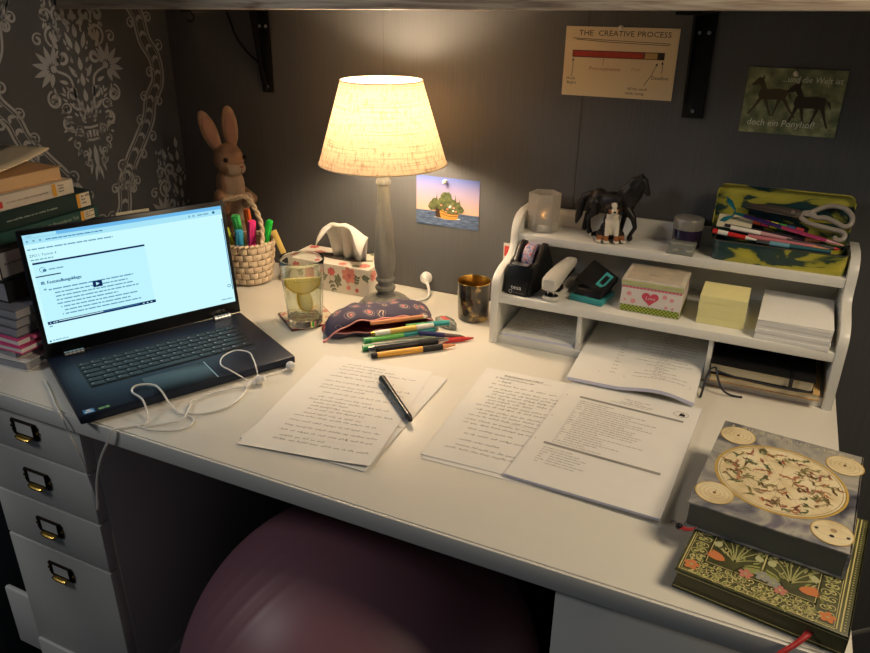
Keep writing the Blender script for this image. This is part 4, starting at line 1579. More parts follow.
# two more in the middle, mostly under the printed pages
sheet('handwritten_sheet', 'bottom handwritten sheet just showing under the middle notes', 'sheet of paper', (-.030, -.602, .0006), math.radians(2.0), w4, h4, .0003, flat, hand_page(21, w4, h4), group='handwritten notes')
sheet('handwritten_sheet', 'handwritten sheet with underlined heading tucked under the printed pages', 'sheet of paper', (-.0352, -.5945, .0012), math.radians(2.4), w4, h4 - .003, .0003,
      lambda u, v: .0004 + .0035 * max(0, .3 - v) * max(0, .5 - u), hand_page(22, w4, h4, margin=.026, rows=30, title=(('Anfechtungsgründe § 880 II', .012), ('§1 Begriff und Funktion der', .0), ('1. Begriff', .008))), group='handwritten notes')


def print_page(t):
    rg = random.Random(2)
    w, h = w4, .312
    for k, L in enumerate((.040, .016, .050)):
        printed(t, rg, w * .5 - L * .3, h - .030 - k * .0058, L, .0020, INK_SOFT)
    printed(t, rg, w * .5 - .03, h - .0465, .062, .0018, INK_SOFT)
    # round crest with a castle at the upper right
    t.ring((w * .875, h - .036), .0115, .0085, .0007, INK_SOFT, z=.0003)
    t.poly([(w * .862, h - .041, .0004), (w * .905, h - .041, .0004), (w * .905, h - .034, .0004), (w * .893, h - .034, .0004), (w * .893, h - .031, .0004), (w * .882, h - .031, .0004), (w * .882, h - .034, .0004), (w * .874, h - .031, .0004), (w * .866, h - .034, .0004)], INK)

    def bar(y, x0=.13, x1=.91):
        t.poly([(w * x0, y, .0003), (w * x1, y, .0003), (w * x1, y + .0060, .0003), (w * x0, y + .0060, .0003)], GREYBAR)
        printed(t, rg, w * .42, y + .0018, .050, .0020, INK_SOFT)
    bar(h - .060)
    y = h - .070
    for k in range(22):
        ind = (0.155, 0.155, .195, .21, .21, .21, .195, .21, .21, .21)[k % 10]
        printed(t, rg, w * .145, y, .004, .0018, INK_SOFT)
        printed(t, rg, w * ind, y, rg.uniform(.03, .115), .0020, INK_SOFT)
        y -= .0064
    bar(y - .004, .10, .90)
    y -= .013
    for k in range(7):
        printed(t, rg, w * .115, y, .004, .0018, INK_SOFT)
        printed(t, rg, w * (.15 if k < 2 else .19), y, rg.uniform(.025, .055), .0020, INK_SOFT)
        y -= .0064
    for yy in (.24, .17, .10):
        t.disc((w * .03, h * (yy / .297)), .0012, .0012, GREYBAR, n=10, z=.0003)


sheet('printed_pages', 'stapled printed pages with grey heading bars and round crest on top', 'printed pages', (.0915, -.5935, .0022), math.radians(-2.6), w4, .312, .0038,
      lambda u, v: .0030 * max(0, 1 - v / .14) * (.2 + u) + .0006, print_page)


def table_page(t):
    rg = random.Random(7)
    w, h = w4, .285
    for x in (.22, .42, .93):
        t.stroke([(w * x, .034), (w * x, h - .02)], .0004, INK_SOFT, z=.0003)
    y = .040
    for k in range(16):
        printed(t, rg, w * .30, y + .002, .006, .0022, INK_SOFT)
        L = rg.choice((.02, .05, .08, .095))
        printed(t, rg, w * .675 - L / 2, y, L, .0021, INK_SOFT)
        printed(t, rg, w * .675 - .01, y + .0052, .016, .0021, INK_SOFT)
        y += .0125
    t.stroke([(w * .42, .034), (w * .93, .034)], .0004, INK_SOFT, z=.0003)


def stack_surf(u, v):
    d = max(0, (.36 - v) / .36)            # the part hanging out over the desk
    return -.0075 * d * (1.0 - .2 * u) + .0085 * d * math.sin(PI * min(1, max(0, (u - .35) / .75))) ** 2 - .003 * d * max(0, u - .8) * 5


sheet('paper_stack', 'thick printed stack jutting out of the middle compartment of the organiser', 'paper stack', (.0955, -.2975, .0172), math.radians(0.3), .2065, .280, .0062, stack_surf, table_page, nu=16)
# notes in the left compartment
sheet('note_slips', 'small handwritten note sheets lying in the left compartment of the organiser', 'notes', (-.0630, -.1905, .0172), math.radians(2.0), .138, .165, .0040, flat, hand_page(31, .138, .165, margin=.012, rows=14, ink=pm('ink_green_grey', (92, 92, 84), .7)))

# pen lying on the notes
pa, pb_ = Vector((-.1875, -.4325, .0118)), Vector((-.0835, -.5300, .0102))
pen('rollerball_pen', 'black capped pen lying across the left handwritten notes', pa, pb_, .0062,
    ((0, .03, .8, .95, SILV, 'end_cap'), (.03, .36, 1.08, 1.04, BLACK, 'cap'), (.36, .92, .98, .95, pm('pen_dark_grey', (46, 50, 52), .25), 'barrel'), (.92, 1, .95, .6, BLACK, 'tip'), (.05, .30, 1, 1, BLACK, 'clip')), group='pen on the notes')

# ------------------------------------------------------------------ books stacked by the patterned wall
def paperback(label, x1, ylo, yhi, z0, th, wd, cover, pages, deco=None, tilt=0.0, spine=True, cat='book', name='book', soft=.001):
    """A book lying flat; its spine faces the room (+x) at x1, its ends at ylo and yhi."""
    L = yhi - ylo
    o = thing(name, label, cat, (x1 - wd / 2, (ylo + yhi) / 2, z0), rot=(0, 0, tilt), group='books and folders by the patterned wall')
    b = MB()
    b.box((0, 0, .0007), (wd, L, .0014), cover, .0004)
    b.box((0, 0, th - .0007), (wd, L, .0014), cover, .0004)
    if spine:
        b.box((wd / 2 - .0007, 0, th / 2), (.0014, L, th), cover, .0006)
    if deco:
        deco(b, Matrix(((0, 0, 1, wd / 2 + .0003), (1, 0, 0, 0), (0, 1, 0, 0), (0, 0, 0, 1))), L, th)
    b.build('cover', o, smooth=0)
    MB().box((-.001, 0, th / 2), (wd - .0055 if spine else wd - .003, L - .005, th - .003), pages).build('pages', o, smooth=0)
    return o


LBL = pm('library_label', (226, 216, 196), .6)
LBLY = pm('library_yellow', (232, 170, 60), .6)
BTXT = pm('spine_text_pale', (186, 200, 190), .6)
SPGREEN = pm('book_green', (22, 54, 52), .45)
SPTEAL = pm('book_teal', (36, 84, 82), .45)
SPWHITE = pm('book_white', (220, 212, 198), .5)
SPDARK = pm('book_navy', (24, 28, 40), .5)
SPTAN = pm('book_tan', (206, 168, 124), .6)
TANPG = pm('tan_pages', (214, 180, 136), .8, var=.1, vscale=50, vmap=(1, 1, 50))
MAGP = pm('magazine_pages', (150, 150, 156), .8, var=.2, vscale=50, vmap=(1, 1, 60))
GREYM = pm('magazine_grey', (96, 98, 106), .6)


def label_deco(yl, w_=.030, txt=None, tcol=BTXT, fy=0.0, size=.0065, red=False, letters=None):
    def d(b, M, L, th):
        x0 = L / 2 - yl
        b.poly([(x0, th * .10, .0002), (x0 + w_, th * .10, .0002), (x0 + w_, th * .92, .0002), (x0, th * .92, .0002)], LBL, M)
        b.poly([(x0, th * .10, .0003), (x0 + w_ * .24, th * .10, .0003), (x0 + w_ * .24, th * .92, .0003), (x0, th * .92, .0003)], LBLY, M)
        rg = random.Random(int(yl * 1e4))
        for k in range(3):
            printed(b, rg, x0 + w_ * .36, th * (.30 + .2 * k), w_ * .36, th * .12, INK, M, .0003)
        if txt:
            b.text(txt, size, tcol, x0 - .006, th * .36, M, .0003, align='R')
        if letters:
            printed(b, rg, -L / 2 + letters[0], th * .42, letters[1], th * .10, letters[2], M, .0003)
        if red:
            b.poly([(-L / 2 + .060, th * .2, .0003), (-L / 2 + .074, th * .2, .0003), (-L / 2 + .074, th * .62, .0003), (-L / 2 + .060, th * .62, .0003)], pm('mark_red', (200, 50, 44), .5), M)
    return d


FOLD_W = pm('folder_white', (206, 206, 204), .5)
FOLD_P = pm('folder_pink', (200, 70, 124), .5)
zs = 0.0003
PLAIN = None
paperback('bottom pale folder of papers lying on the desk left of the laptop', -.765, -.672, -.39, zs, .018, .200, FOLD_W, MAGP, spine=False, cat='folder', name='document_folder', tilt=.06)
zs += .0185
paperback('white ring-bound papers second from the bottom left of the laptop', -.775, -.662, -.38, zs, .014, .195, SPWHITE, MAGP, spine=False, cat='folder', name='document_folder', tilt=-.03)
zs += .0145
paperback('lower pink folder left of the laptop', -.764, -.668, -.38, zs, .011, .200, FOLD_P, PAPER, spine=False, cat='folder', name='document_folder', tilt=.03)
zs += .0115
paperback('upper pink folder with a pink page flag left of the laptop', -.766, -.662, -.37, zs, .012, .198, FOLD_P, PAPER, spine=False, cat='folder', name='document_folder', tilt=-.01)
MB().box((-.764, -.628, zs + .010), (.010, .020, .006), pm('flag_pink', (236, 110, 160), .5), .001).build('page_flag', world=True, loc=(-.764, -.628, H + zs + .01))
pf_ = bpy.data.objects['page_flag']
tag(pf_, 'bright pink page flag sticking out of the upper pink folder', 'page flag')
zs += .0125
for k, (t_, lab) in enumerate(((.012, 'lowest grey magazine above the pink folders'), (.012, 'middle grey magazine above the pink folders'), (.011, 'topmost grey magazine under the navy book'))):
    t_ += .006
    paperback(lab, -.772 + .004 * k, -.655 - .003 * k, -.365, zs, t_, .190, GREYM, MAGP, spine=False, cat='magazine', name='magazine', tilt=.02 * (k - 1))
    zs += t_ + .0005


def navy_deco(b, M, L, th):
    b.poly([(-L / 2 + .002, th * .12, .0002), (-L / 2 + .046, th * .12, .0002), (-L / 2 + .046, th * .92, .0002), (-L / 2 + .002, th * .92, .0002)], pm('spine_grey_label', (150, 150, 158), .6), M)
    printed(b, random.Random(3), -L / 2 + .010, th * .5, .026, .004, INK, M, .0003)


paperback('black book lying under the navy book with grey label', -.800, -.640, -.400, zs, .037, .160, pm('book_black', (18, 20, 28), .5), MAGP)
zs += .0375
paperback('thick navy book with a grey spine label behind the laptop screen', -.806, -.638, -.410, zs, .053, .155, SPDARK, CREAM_PAGES, deco=navy_deco)
zs += .0535
paperback('thin teal law book with yellow library label just above the screen', -.826, -.632, -.404, zs, .021, .140, SPTEAL, CREAM_PAGES,
          deco=label_deco(.040, .031, txt='Strafrecht Besonderer Teil', size=.0085))
zs += .0215
paperback('thick dark green book with yellow library label', -.832, -.638, -.406, zs, .032, .135, SPGREEN, CREAM_PAGES, deco=label_deco(.036, .030, letters=(.05, .09, BTXT)))
zs += .0325
paperback('white law book with yellow stripe label and small red mark', -.836, -.660, -.440, zs, .0265, .130, SPWHITE, CREAM_PAGES, deco=label_deco(.046, .036, red=True, letters=(.082, .075, INK_SOFT)))
zs += .0270
ob = paperback('tan-paged paperback on top of the book stack', -.846, -.660, -.450, zs, .024, .125, SPTAN, TANPG, spine=False)
zs += .0243
# its loose top cover curls up at the far end
b = MB()
V, F = [], []
for i in range(15):
    t = i / 14
    y = -.665 + .200 * t
    z = .006 + .017 * (t - .25) ** 2 * (1 if t > .25 else .3) / .56 + .004 * t
    for j in range(5):
        s = j / 4
        V.append((-.970 + .122 * s, y, z + .010 * t * s - .004 * s))
for i in range(14):
    for j in range(4):
        F.append((i * 5 + j, i * 5 + j + 1, (i + 1) * 5 + j + 1, (i + 1) * 5 + j))
b.add([(v[0], v[1], v[2] + zs) for v in V], F, pm('cover_cream', (226, 208, 176), .6))
cv = b.build('curled_booklet', world=True, loc=(-.91, -.53, H + zs))
m = cv.modifiers.new('t', 'SOLIDIFY')
m.thickness = .003
m.offset = 1
tag(cv, 'thin cream booklet curling up on the very top of the stack', 'booklet')
nb = MB().box((0, 0, 0), (.058, .0008, .032), pm('note_cream', (228, 218, 190), .7)).build('sticky_note', loc=(-.5308 + .192 * .477 - .8788 * .2767 + 0, -.7505 + .192 * .8788 + .477 * .2767, H + .2275), rot=(-.127, 0, 1.073))
tag(nb, 'cream sticky note peeking over the top edge of the laptop screen', 'sticky note')

# ------------------------------------------------------------------ postcards on the wall
def wall_card(label, x0, x1, z0, z1, base, draw, pinxy, pinlab, rot=0.0, skew=0.0):
    cx, cz = (x0 + x1) / 2, (z0 + z1) / 2
    w_, h_ = x1 - x0, z1 - z0
    b = MB()
    b.box((0, 0, .0005), (w_, h_, .0007), base)
    draw(b, w_, h_)
    o = b.build('postcard', loc=(cx, -.0006, cz + H), rot=(PI / 2, rot, 0), smooth=0)
    tag(o, label, 'postcard', 'cards pinned on the wall')
    px, pz = pinxy
    p = MB().lathe([(0, .0085), (.003, .0083), (.0044, .0070), (.0046, .0055), (.0036, .004), (.0030, .0022), (.0042, .001), (.0042, .0001), (0, .0001)], pm('pin_white', (226, 216, 196), .35), 18)
    q = p.build('push_pin', loc=(px, -.0024, pz + H), rot=(PI / 2, 0, 0), smooth=50)
    tag(q, pinlab, 'pin', 'white pins in the cards')
    return o


Z1 = .0010
CARD = pm('card_cream', (226, 206, 168), .75)
INKB = pm('card_ink', (58, 44, 38), .8)
BARR = pm('bar_red', (178, 66, 54), .8, var=.15, vscale=200)
BARY = pm('bar_tan', (190, 156, 96), .8)
INKR = pm('ink_red', (168, 84, 60), .8)


def creative(b, w_, h_):
    for wd_, cx_ in (('THE', -.315), ('CREATIVE', -.045), ('PROCESS', .285)):
        b.text(wd_, .0128, INKB, w_ * cx_, h_ * .375, None, Z1, 'C', sx=1.12)
    b.stroke([(-w_ * .43, h_ * .335), (-w_ * .1, h_ * .315), (w_ * .2, h_ * .30), (w_ * .43, h_ * .29)], .0009, INKB, z=Z1)
    b.stroke([(-w_ * .40, h_ * .318), (-w_ * .1, h_ * .29), (w_ * .2, h_ * .275), (w_ * .42, h_ * .268), (w_ * .43, h_ * .29)], .0009, INKB, z=Z1)
    y0, y1 = h_ * .075, h_ * .155

    def q(x0, x1, m, e=0.0, k=1):
        b.poly([(w_ * x0, y0 - e, Z1 + k * .0001), (w_ * x1, y0 - e, Z1 + k * .0001), (w_ * x1, y1 + e, Z1 + k * .0001), (w_ * x0, y1 + e, Z1 + k * .0001)], m)
    q(-.425, .395, INKB, .0012, 0)
    q(-.42, .215, BARR)
    q(.225, .335, BARY)
    q(.345, .39, INKB)

    def arrow(x0, yy0, x1, yy1):
        b.stroke([(w_ * x0, h_ * yy0), (w_ * (x0 + x1) / 2 + .001, h_ * (yy0 + yy1) / 2 - .002), (w_ * x1, h_ * yy1)], .0009, INKB, z=Z1)
        a = math.atan2(h_ * (yy1 - yy0), w_ * (x1 - x0))
        p = (w_ * x1, h_ * yy1)
        b.poly([(p[0], p[1], Z1)] + [(p[0] - .005 * math.cos(a + s), p[1] - .005 * math.sin(a + s), Z1) for s in (.45, -.45)], INKB)
    arrow(-.42, -.22, -.415, .05)
    arrow(.245, -.30, .345, .02)
    arrow(.385, -.13, .385, .045)
    b.stroke([(-w_ * .14, -h_ * .04), (-w_ * .135, h_ * .05)], .0009, INKR, z=Z1)
    b.text('Procrastination', .0092, INKR, -w_ * .12, -h_ * .115, None, Z1, 'C', shear=.12)
    b.text('Panic', .0080, BARY, w_ * .16, -h_ * .10, None, Z1, 'C', shear=.12)
    b.text('Work', .0068, INKB, -w_ * .425, -h_ * .265, None, Z1, 'C')
    b.text('Begins', .0068, INKB, -w_ * .415, -h_ * .325, None, Z1, 'C')
    b.text('Deadline', .0084, INKB, w_ * .375, -h_ * .21, None, Z1, 'C', shear=.12)
    b.text('All the work', .0068, INKB, w_ * .19, -h_ * .375, None, Z1, 'C', shear=.1)
    b.text('while crying', .0068, INKB, w_ * .17, -h_ * .44, None, Z1, 'C', shear=.1)


wall_card('cream card with hand-drawn progress bar titled the creative process', -.034, .164, .4365, .5545, CARD, creative, (.064, .5532), 'white pin at the top of the progress-bar card')

SKY = ramp_mat('card_sky', [(0.0, (206, 168, 146)), (0.45, (166, 150, 172)), (1.0, (84, 104, 176))], scale=1, rough=.5)
nt = SKY.node_tree
for n in list(nt.nodes):
    if n.type == 'TEX_NOISE':
        nt.nodes.remove(n)
sepn = nt.nodes.new('ShaderNodeSeparateXYZ')
mr = nt.nodes.new('ShaderNodeMapRange')
mr.inputs[1].default_value = -.02
mr.inputs[2].default_value = .052
nt.links.new([n for n in nt.nodes if n.type == 'TEX_COORD'][0].outputs['Object'], sepn.inputs[0])
nt.links.new(sepn.outputs['Y'], mr.inputs[0])
nt.links.new(mr.outputs[0], [n for n in nt.nodes if n.type == 'VALTORGB'][0].inputs[0])
SEA = ramp_mat('card_sea', [(0.3, (46, 62, 92)), (0.6, (88, 108, 140)), (.8, (130, 146, 170))], scale=60, vmap=(1, 5, 1), rough=.5)
TREE = ramp_mat('card_trees', [(0.3, (46, 58, 34)), (0.6, (92, 100, 58)), (.8, (134, 128, 84))], scale=120, rough=.6)
BOAT = pm('card_boat', (200, 142, 66), .5, var=.1, vscale=100)
BOATD = pm('card_boat_dark', (60, 40, 26), .6)
FOAM = pm('card_foam', (222, 222, 226), .6)


def ship(b, w_, h_):
    b.poly([(-w_ / 2, -h_ / 2, Z1), (w_ / 2, -h_ / 2, Z1), (w_ / 2, -h_ * .20, Z1), (-w_ / 2, -h_ * .20, Z1)], SEA)
    b.poly(spl2([(-.030, -.034), (.000, -.037), (.030, -.0335), (.022, -.031), (-.020, -.0315), (-.030, -.034)], 3)[:-1], FOAM, T(0, 0, Z1 + .0001))
    z = Z1 + .0002
    rg = random.Random(12)
    for (x, y, r) in ((-.034, -.010, .010), (-.028, -.001, .009), (-.022, -.008, .011), (-.002, .010, .013), (.002, .003, .012), (-.012, .0, .010), (.012, -.002, .010), (.022, -.006, .010), (.030, -.012, .008), (-.012, -.010, .011), (.006, -.012, .011), (.018, -.014, .010)):
        z += .00003
        b.poly([(x + r * (1 + .12 * math.sin(5 * k + x * 900)) * math.cos(k * PI / 8), y + r * (1 + .12 * math.cos(4 * k)) * math.sin(k * PI / 8), z) for k in range(16)], TREE)
    for x, h2 in ((.019, .019), (-.024, .018), (.028, .01)):
        z += .00003
        b.poly([(x - .0035, -.006, z), (x + .0035, -.006, z), (x, h2, z)], TREE)
    for k in range(9):
        z += .00003
        b.disc((rg.uniform(-.016, .03), rg.uniform(-.018, -.004)), .0026, .002, rg.choice((PK, PK2, BARY, FOAM)), n=10, z=z)
    z += .0001
    b.poly([(-.026, -.033, z), (-.012, -.034, z), (-.015, -.017, z), (-.027, -.010, z)], BOATD)
    b.poly([(x, y, z + .0001) for x, y in spl2([(-.013, -.034), (.008, -.0355), (.022, -.033), (.026, -.021), (.008, -.023), (-.016, -.0165), (-.013, -.034)], 3)[:-1]], BOAT)
    b.stroke(spl2([(-.0150, -.024), (.005, -.0285), (.024, -.0262)], 4), .0012, BOATD, z=z + .0002)
    b.stroke(spl2([(-.0165, -.0168), (.006, -.0232), (.0262, -.0212)], 4), .0016, BOATD, z=z + .0002)


wall_card('blue postcard of a garden boat on the sea, right of the lamp', -.335, -.190, .1515, .2565, SKY, ship, (-.267, .249), 'white pin in the boat postcard', rot=0.0)

MEAD = ramp_mat('card_meadow', [(0.28, (80, 90, 66)), (0.45, (116, 124, 86)), (0.58, (150, 154, 110)), (.72, (186, 186, 150))], scale=48, rough=.5, detail=6)
FOAL = pm('card_foal', (58, 50, 38), .6)
FOAL2 = pm('card_foal_light', (84, 72, 50), .6)
CHALK = pm('card_white_writing', (232, 232, 212), .6)


def pony(b, w_, h_):
    def horse(ox, oy, s, fl, m, run):
        z = Z1 + .0001

        def p(pts):
            b.poly([(ox + fl * x * s, oy + y * s, z) for x, y in pts], m)
        p([(-.020, -.004), (-.016, -.010), (.004, -.009), (.018, -.010), (.022, -.002), (.020, .006), (.008, .008), (-.008, .006), (-.018, .007)])
        p([(-.022, .016), (-.014, .004), (-.008, .006), (-.016, .022), (-.020, .023)])
        p([(-.022, .024), (-.014, .022), (-.018, .014), (-.030, .010), (-.032, .013)])
        p([(-.018, .022), (-.016, .028), (-.014, .022)])
        p([(.020, .004), (.027, .000), (.030, -.010), (.025, -.004)])
        for x, k, h2 in (((-.015, -.004 * run, .026), (-.009, .003 * run, .027), (.012, -.003, .027), (.018, .005 * run, .028))):
            b.stroke([(ox + fl * x * s, oy - .007 * s), (ox + fl * (x + k) * s, oy - (.007 + h2 * .5) * s), (ox + fl * (x + k * 2.2) * s, oy - (.007 + h2) * s)], [.006 * s, .0032 * s, .0026 * s], m, z=z)
    horse(-.032, .012, 1.05, 1, FOAL2, 1.8)
    horse(.026, .002, 1.15, 1, FOAL, 1.0)
    b.text('...und die Welt ist', .0135, CHALK, .024, h_ * .30, None, Z1 + .0004, 'C', shear=.12, sx=.92)
    b.text('doch ein Ponyhof!', .0150, CHALK, -.012, -h_ * .38, None, Z1 + .0004, 'C', shear=.12, sx=.95)


wall_card('green postcard of two foals with white writing at the right', .282, .430, .3945, .4990, MEAD, pony, (.354, .492), 'white pin in the foal postcard', rot=0.0)
kb_ = MB()
kb_.box((0, 0, .0004), (.040, .060, .0008), pm('slip_white', (220, 214, 204), .7))
kb_.poly([(-.018, .002, .0009), (.018, .002, .0009), (.018, .024, .0009), (-.018, .024, .0009)], pm('slip_red', (196, 66, 56), .6))
kb_ = kb_.build('paper_slip', loc=(-.112, -.001, H + .105), rot=(PI / 2, 0, 0))
tag(kb_, 'small white and red paper slip on the wall by the organiser', 'paper slip')

# ------------------------------------------------------------------ on the organiser: middle shelf (z = 0.100)
ZM = .1003
td = thing('tape_dispenser', 'black desk tape dispenser at the left end of the middle shelf', 'tape dispenser', (-.038, -.189, ZM), rot=(0, 0, math.radians(-6)))
b = MB()
MXZ = MYZ                                             # outline (y, z) extruded along x
b.prism([(0, 0), (.010, .054), (.026, .057), (.036, .030), (.100, .022), (.116, 0)], .040, BLACK, T(-.020) @ MYZ, .0015)
for x in (-.026, .016):
    b.prism([(.002, 0), (.015, .052), (.026, .059), (.034, .050), (.058, .080), (.068, .086), (.078, .083), (.104, .040), (.122, .0)], .010, BLACK, T(x) @ MYZ, .002)
b.build('body', td)
b = MB()
b.text('tesa', .0115, pm('tesa_grey', (206, 206, 202), .5), 0, 0, T(-.002, .0018, .0115, rx=math.radians(80)), z=.0006, align='C', sx=1.1)
b.ring((-.010, -.005), .0035, .0035, .0011, pm('tesa_mark', (170, 170, 168), .5), T(-.002, .0018, .0115, rx=math.radians(80)), z=.0006)
printed(b, random.Random(1), -.004, -.0065, .014, .0016, INK_SOFT, T(-.002, .0018, .0115, rx=math.radians(80)), .0006)
b.build('lettering', td)
b = MB()
b.lathe([(.0125, -.0085), (.027, -.0085), (.027, .0085), (.0125, .0085)], ramp_mat('tape_roll', [(0.35, (206, 92, 96)), (.5, (196, 190, 200)), (.6, (96, 110, 170))], scale=160, rough=.3), 36, T(-.001, .064, .056, ry=PI / 2), closed=True)
b.build('tape_roll', td)
b = MB()
b.box((0, .014, .0570), (.031, .012, .0015), STEEL)
for k in range(15):
    b.poly([(-.0155 + k * .00207, .008, .0572), (-.0155 + (k + 1) * .00207, .008, .0572), (-.0145 + k * .00207, .0055, .0566)], STEEL)
b.build('cutter', td)

sp_ = thing('stapler', 'light grey stapler standing between tape dispenser and hole punch', 'stapler', (.0255, -.180, ZM), rot=(0, 0, math.radians(-7)))
STG = pm('stapler_grey', (196, 192, 182), .35)
b = MB()
b.lathe([(0, 0), (.0145, 0), (.0158, .002), (.0158, .006), (.0140, .0085), (.010, .009), (0, .009)], STG, 36, Matrix.Diagonal((1, .82, 1, 1)))
b.box((0, .055, .0045), (.022, .100, .007), STG, .003)
b.build('base', sp_)
b = MB()
b.lathe([(0, .0088), (.0125, .0088), (.0125, .0096), (0, .0098)], BLACK, 28, Matrix.Diagonal((1, .8, 1, 1)))
b.box((0, .050, .022), (.012, .096, .010), BLACK_MATT, .002, T(0, 0, 0, rx=.12))
b.box((0, .030, .014), (.014, .020, .010), BLACK_MATT, .002)
b.build('anvil', sp_)
b = MB()
for x in (-.0055, .0055):
    b.box((x, -.002, .0175), (.0028, .004, .016), STEEL, .0008)
b.build('staple_guide', sp_)
b = MB()
sec = []
for y, zc, hw, hh in ((-.017, .033, .0105, .0100), (-.014, .0340, .0140, .0130), (.000, .0365, .0148, .0135), (.020, .0410, .0140, .0125), (.050, .046, .0125, .0105), (.080, .049, .0108, .0085), (.090, .0495, .0095, .0065)):
    sec.append([(hw * math.copysign(abs(math.cos(a)) ** .45, math.cos(a)), y, zc + hh * math.copysign(abs(math.sin(a)) ** .45, math.sin(a))) for a in [2 * PI * k / 20 for k in range(20)]])
V = [p for s in sec for p in s]
F = []
for i in range(len(sec) - 1):
    for k in range(20):
        F.append((i * 20 + k, i * 20 + (k + 1) % 20, (i + 1) * 20 + (k + 1) % 20, (i + 1) * 20 + k))
F.append(tuple(range(20)))
F.append(tuple((len(sec) - 1) * 20 + k for k in range(20))[::-1])
b.add(V, F, STG)
b.build('arm', sp_, smooth=45)

hp_ = thing('hole_punch', 'black hole punch with turquoise base tilted open on the middle shelf', 'hole punch', (.090, -.130, ZM), rot=(0, 0, 0))
TQ = pm('turquoise', (58, 150, 152), .4)
b = MB()
b.hexa([(-.036, -.034, 0), (.026, -.044, 0), (.036, .020, 0), (-.026, .032, 0), (-.036, -.034, .009), (.026, -.044, .009), (.036, .020, .009), (-.026, .032, .009)], TQ, None, .0015)
b.build('base', hp_)
b = MB()
b.hexa([(-.030, -.026, .0092), (.022, -.035, .0092), (.031, .017, .0092), (-.022, .028, .0092), (-.026, -.018, .020), (.020, -.026, .020), (.029, .017, .030), (-.019, .028, .030)], BLACK, None, .002)
b.build('punch_block', hp_)
# the raised lever: a thick rounded slab tipped towards the room
o_ = Vector((.090, -.130, .1003))
Lc, Tc, Rc, Bc = [Vector(v) - o_ for v in ((.0555, -.142, .1345), (.078, -.092, .1605), (.1300, -.103, .1355), (.1120, -.152, .1140))]
nrm_ = (Bc - Lc).cross(Tc - Lc).normalized()
if nrm_.z < 0:
    nrm_ = -nrm_
dn = -nrm_ * .016
b = MB()
b.hexa([Lc + dn, Bc + dn, Rc + dn, Tc + dn, Lc, Bc, Rc, Tc], BLACK, None, .004)
lv = b.build('lever', hp_)
uu, vv = (Bc - Lc), (Tc - Lc)


def lvp(s, t, e):
    return (Lc + uu * s + vv * t) + (Rc - Lc - uu - vv) * s * t + nrm_ * e


b = MB()
fr = [lvp(*q, .0006) for q in ((.60, .22), (.86, .22), (.86, .86), (.60, .86))]
b.add(fr, [(0, 1, 2, 3)], TQ)
fr = [lvp(*q, .0010) for q in ((.66, .34), (.80, .34), (.80, .74), (.66, .74))]
b.add(fr, [(0, 1, 2, 3)], BLACK)
b.build('window_trim', lv)['label'] = 'turquoise frame on the lever'

# heart tin
hb_ = thing('heart_box', 'small pale keepsake box with a pink heart on its front', 'box', (.198, -.127, ZM))
HW, HD, HH = .102, .090, .048
BXW = pm('box_pale', (222, 212, 206), .5)
HRT = pm('heart_pink', (206, 70, 92), .5)
DOTP = pm('dot_pink', (226, 150, 156), .5)
LIME = pm('check_lime', (176, 190, 78), .5)
OLV = pm('check_olive', (96, 112, 44), .5)
b = MB().box2((-HW / 2, -HD / 2, 0), (HW / 2, HD / 2, HH), BXW, .001)
MFr = T(0, -HD / 2 - .0003, 0, rx=PI / 2)
MRt = Matrix(((0, 0, 1, HW / 2 + .0003), (1, 0, 0, 0), (0, 1, 0, 0), (0, 0, 0, 1)))
for M, w_ in ((MFr, HW), (MRt, HD)):
    b.poly([(-w_ / 2 + .001, .0015, .0001), (w_ / 2 - .001, .0015, .0001), (w_ / 2 - .001, .0135, .0001), (-w_ / 2 + .001, .0135, .0001)], LIME, M)
    n = int(w_ / .0034)
    for i in range(n):
        for j in range(4):
            if (i + j) % 2:
                x, y = -w_ / 2 + .001 + i * (w_ - .002) / n, .0015 + j * .003
                s = (w_ - .002) / n
                b.poly([(x, y, .0002), (x + s, y, .0002), (x + s, y + .003, .0002), (x, y + .003, .0002)], OLV, M)
    b.poly([(-w_ / 2 + .001, .0445, .0001), (w_ / 2 - .001, .0445, .0001), (w_ / 2 - .001, .0475, .0001), (-w_ / 2 + .001, .0475, .0001)], DOTP, M)
    for i in range(int(w_ / .006)):
        b.poly([(-w_ / 2 + .002 + i * .006, .0448, .0002), (-w_ / 2 + .005 + i * .006, .0448, .0002), (-w_ / 2 + .005 + i * .006, .0472, .0002), (-w_ / 2 + .002 + i * .006, .0472, .0002)], HRT, M)
hp2 = []
for i in range(36):
    t = 2 * PI * i / 36
    hp2.append((.0128 * math.sin(t) ** 3 * 1.12 - .001, .0298 + .00082 * (13 * math.cos(t) - 5 * math.cos(2 * t) - 2 * math.cos(3 * t) - math.cos(4 * t)), .0002))
b.poly(hp2, HRT, MFr)
b.text('Love', .0085, BXW, -.001, .0275, MFr, .0004, 'C', shear=.25)
for x, y, r in ((-.029, .0215, .0042), (.023, .0365, .0038), (.035, .0325, .0035), (-.037, .034, .004), (.038, .018, .002), (-.043, .022, .002), (.027, .018, .0026)):
    b.disc((x, y), r, r, DOTP, MFr, 18, z=.0002)
b.build('body', hb_, smooth=0)
b = MB().box2((-HW / 2 - .0012, -HD / 2 - .0012, HH), (HW / 2 + .0012, HD / 2 + .0012, HH + .0115), pm('box_lid', (196, 188, 172), .55, var=.1, vscale=60), .0015)
b.box2((-HW / 2 + .006, -HD / 2 + .006, HH + .0114), (HW / 2 - .006, HD / 2 - .006, HH + .0122), pm('box_lid_top', (184, 172, 152), .55, var=.12, vscale=50), .0006)
MFl = T(0, -HD / 2 - .0015, 0, rx=PI / 2)
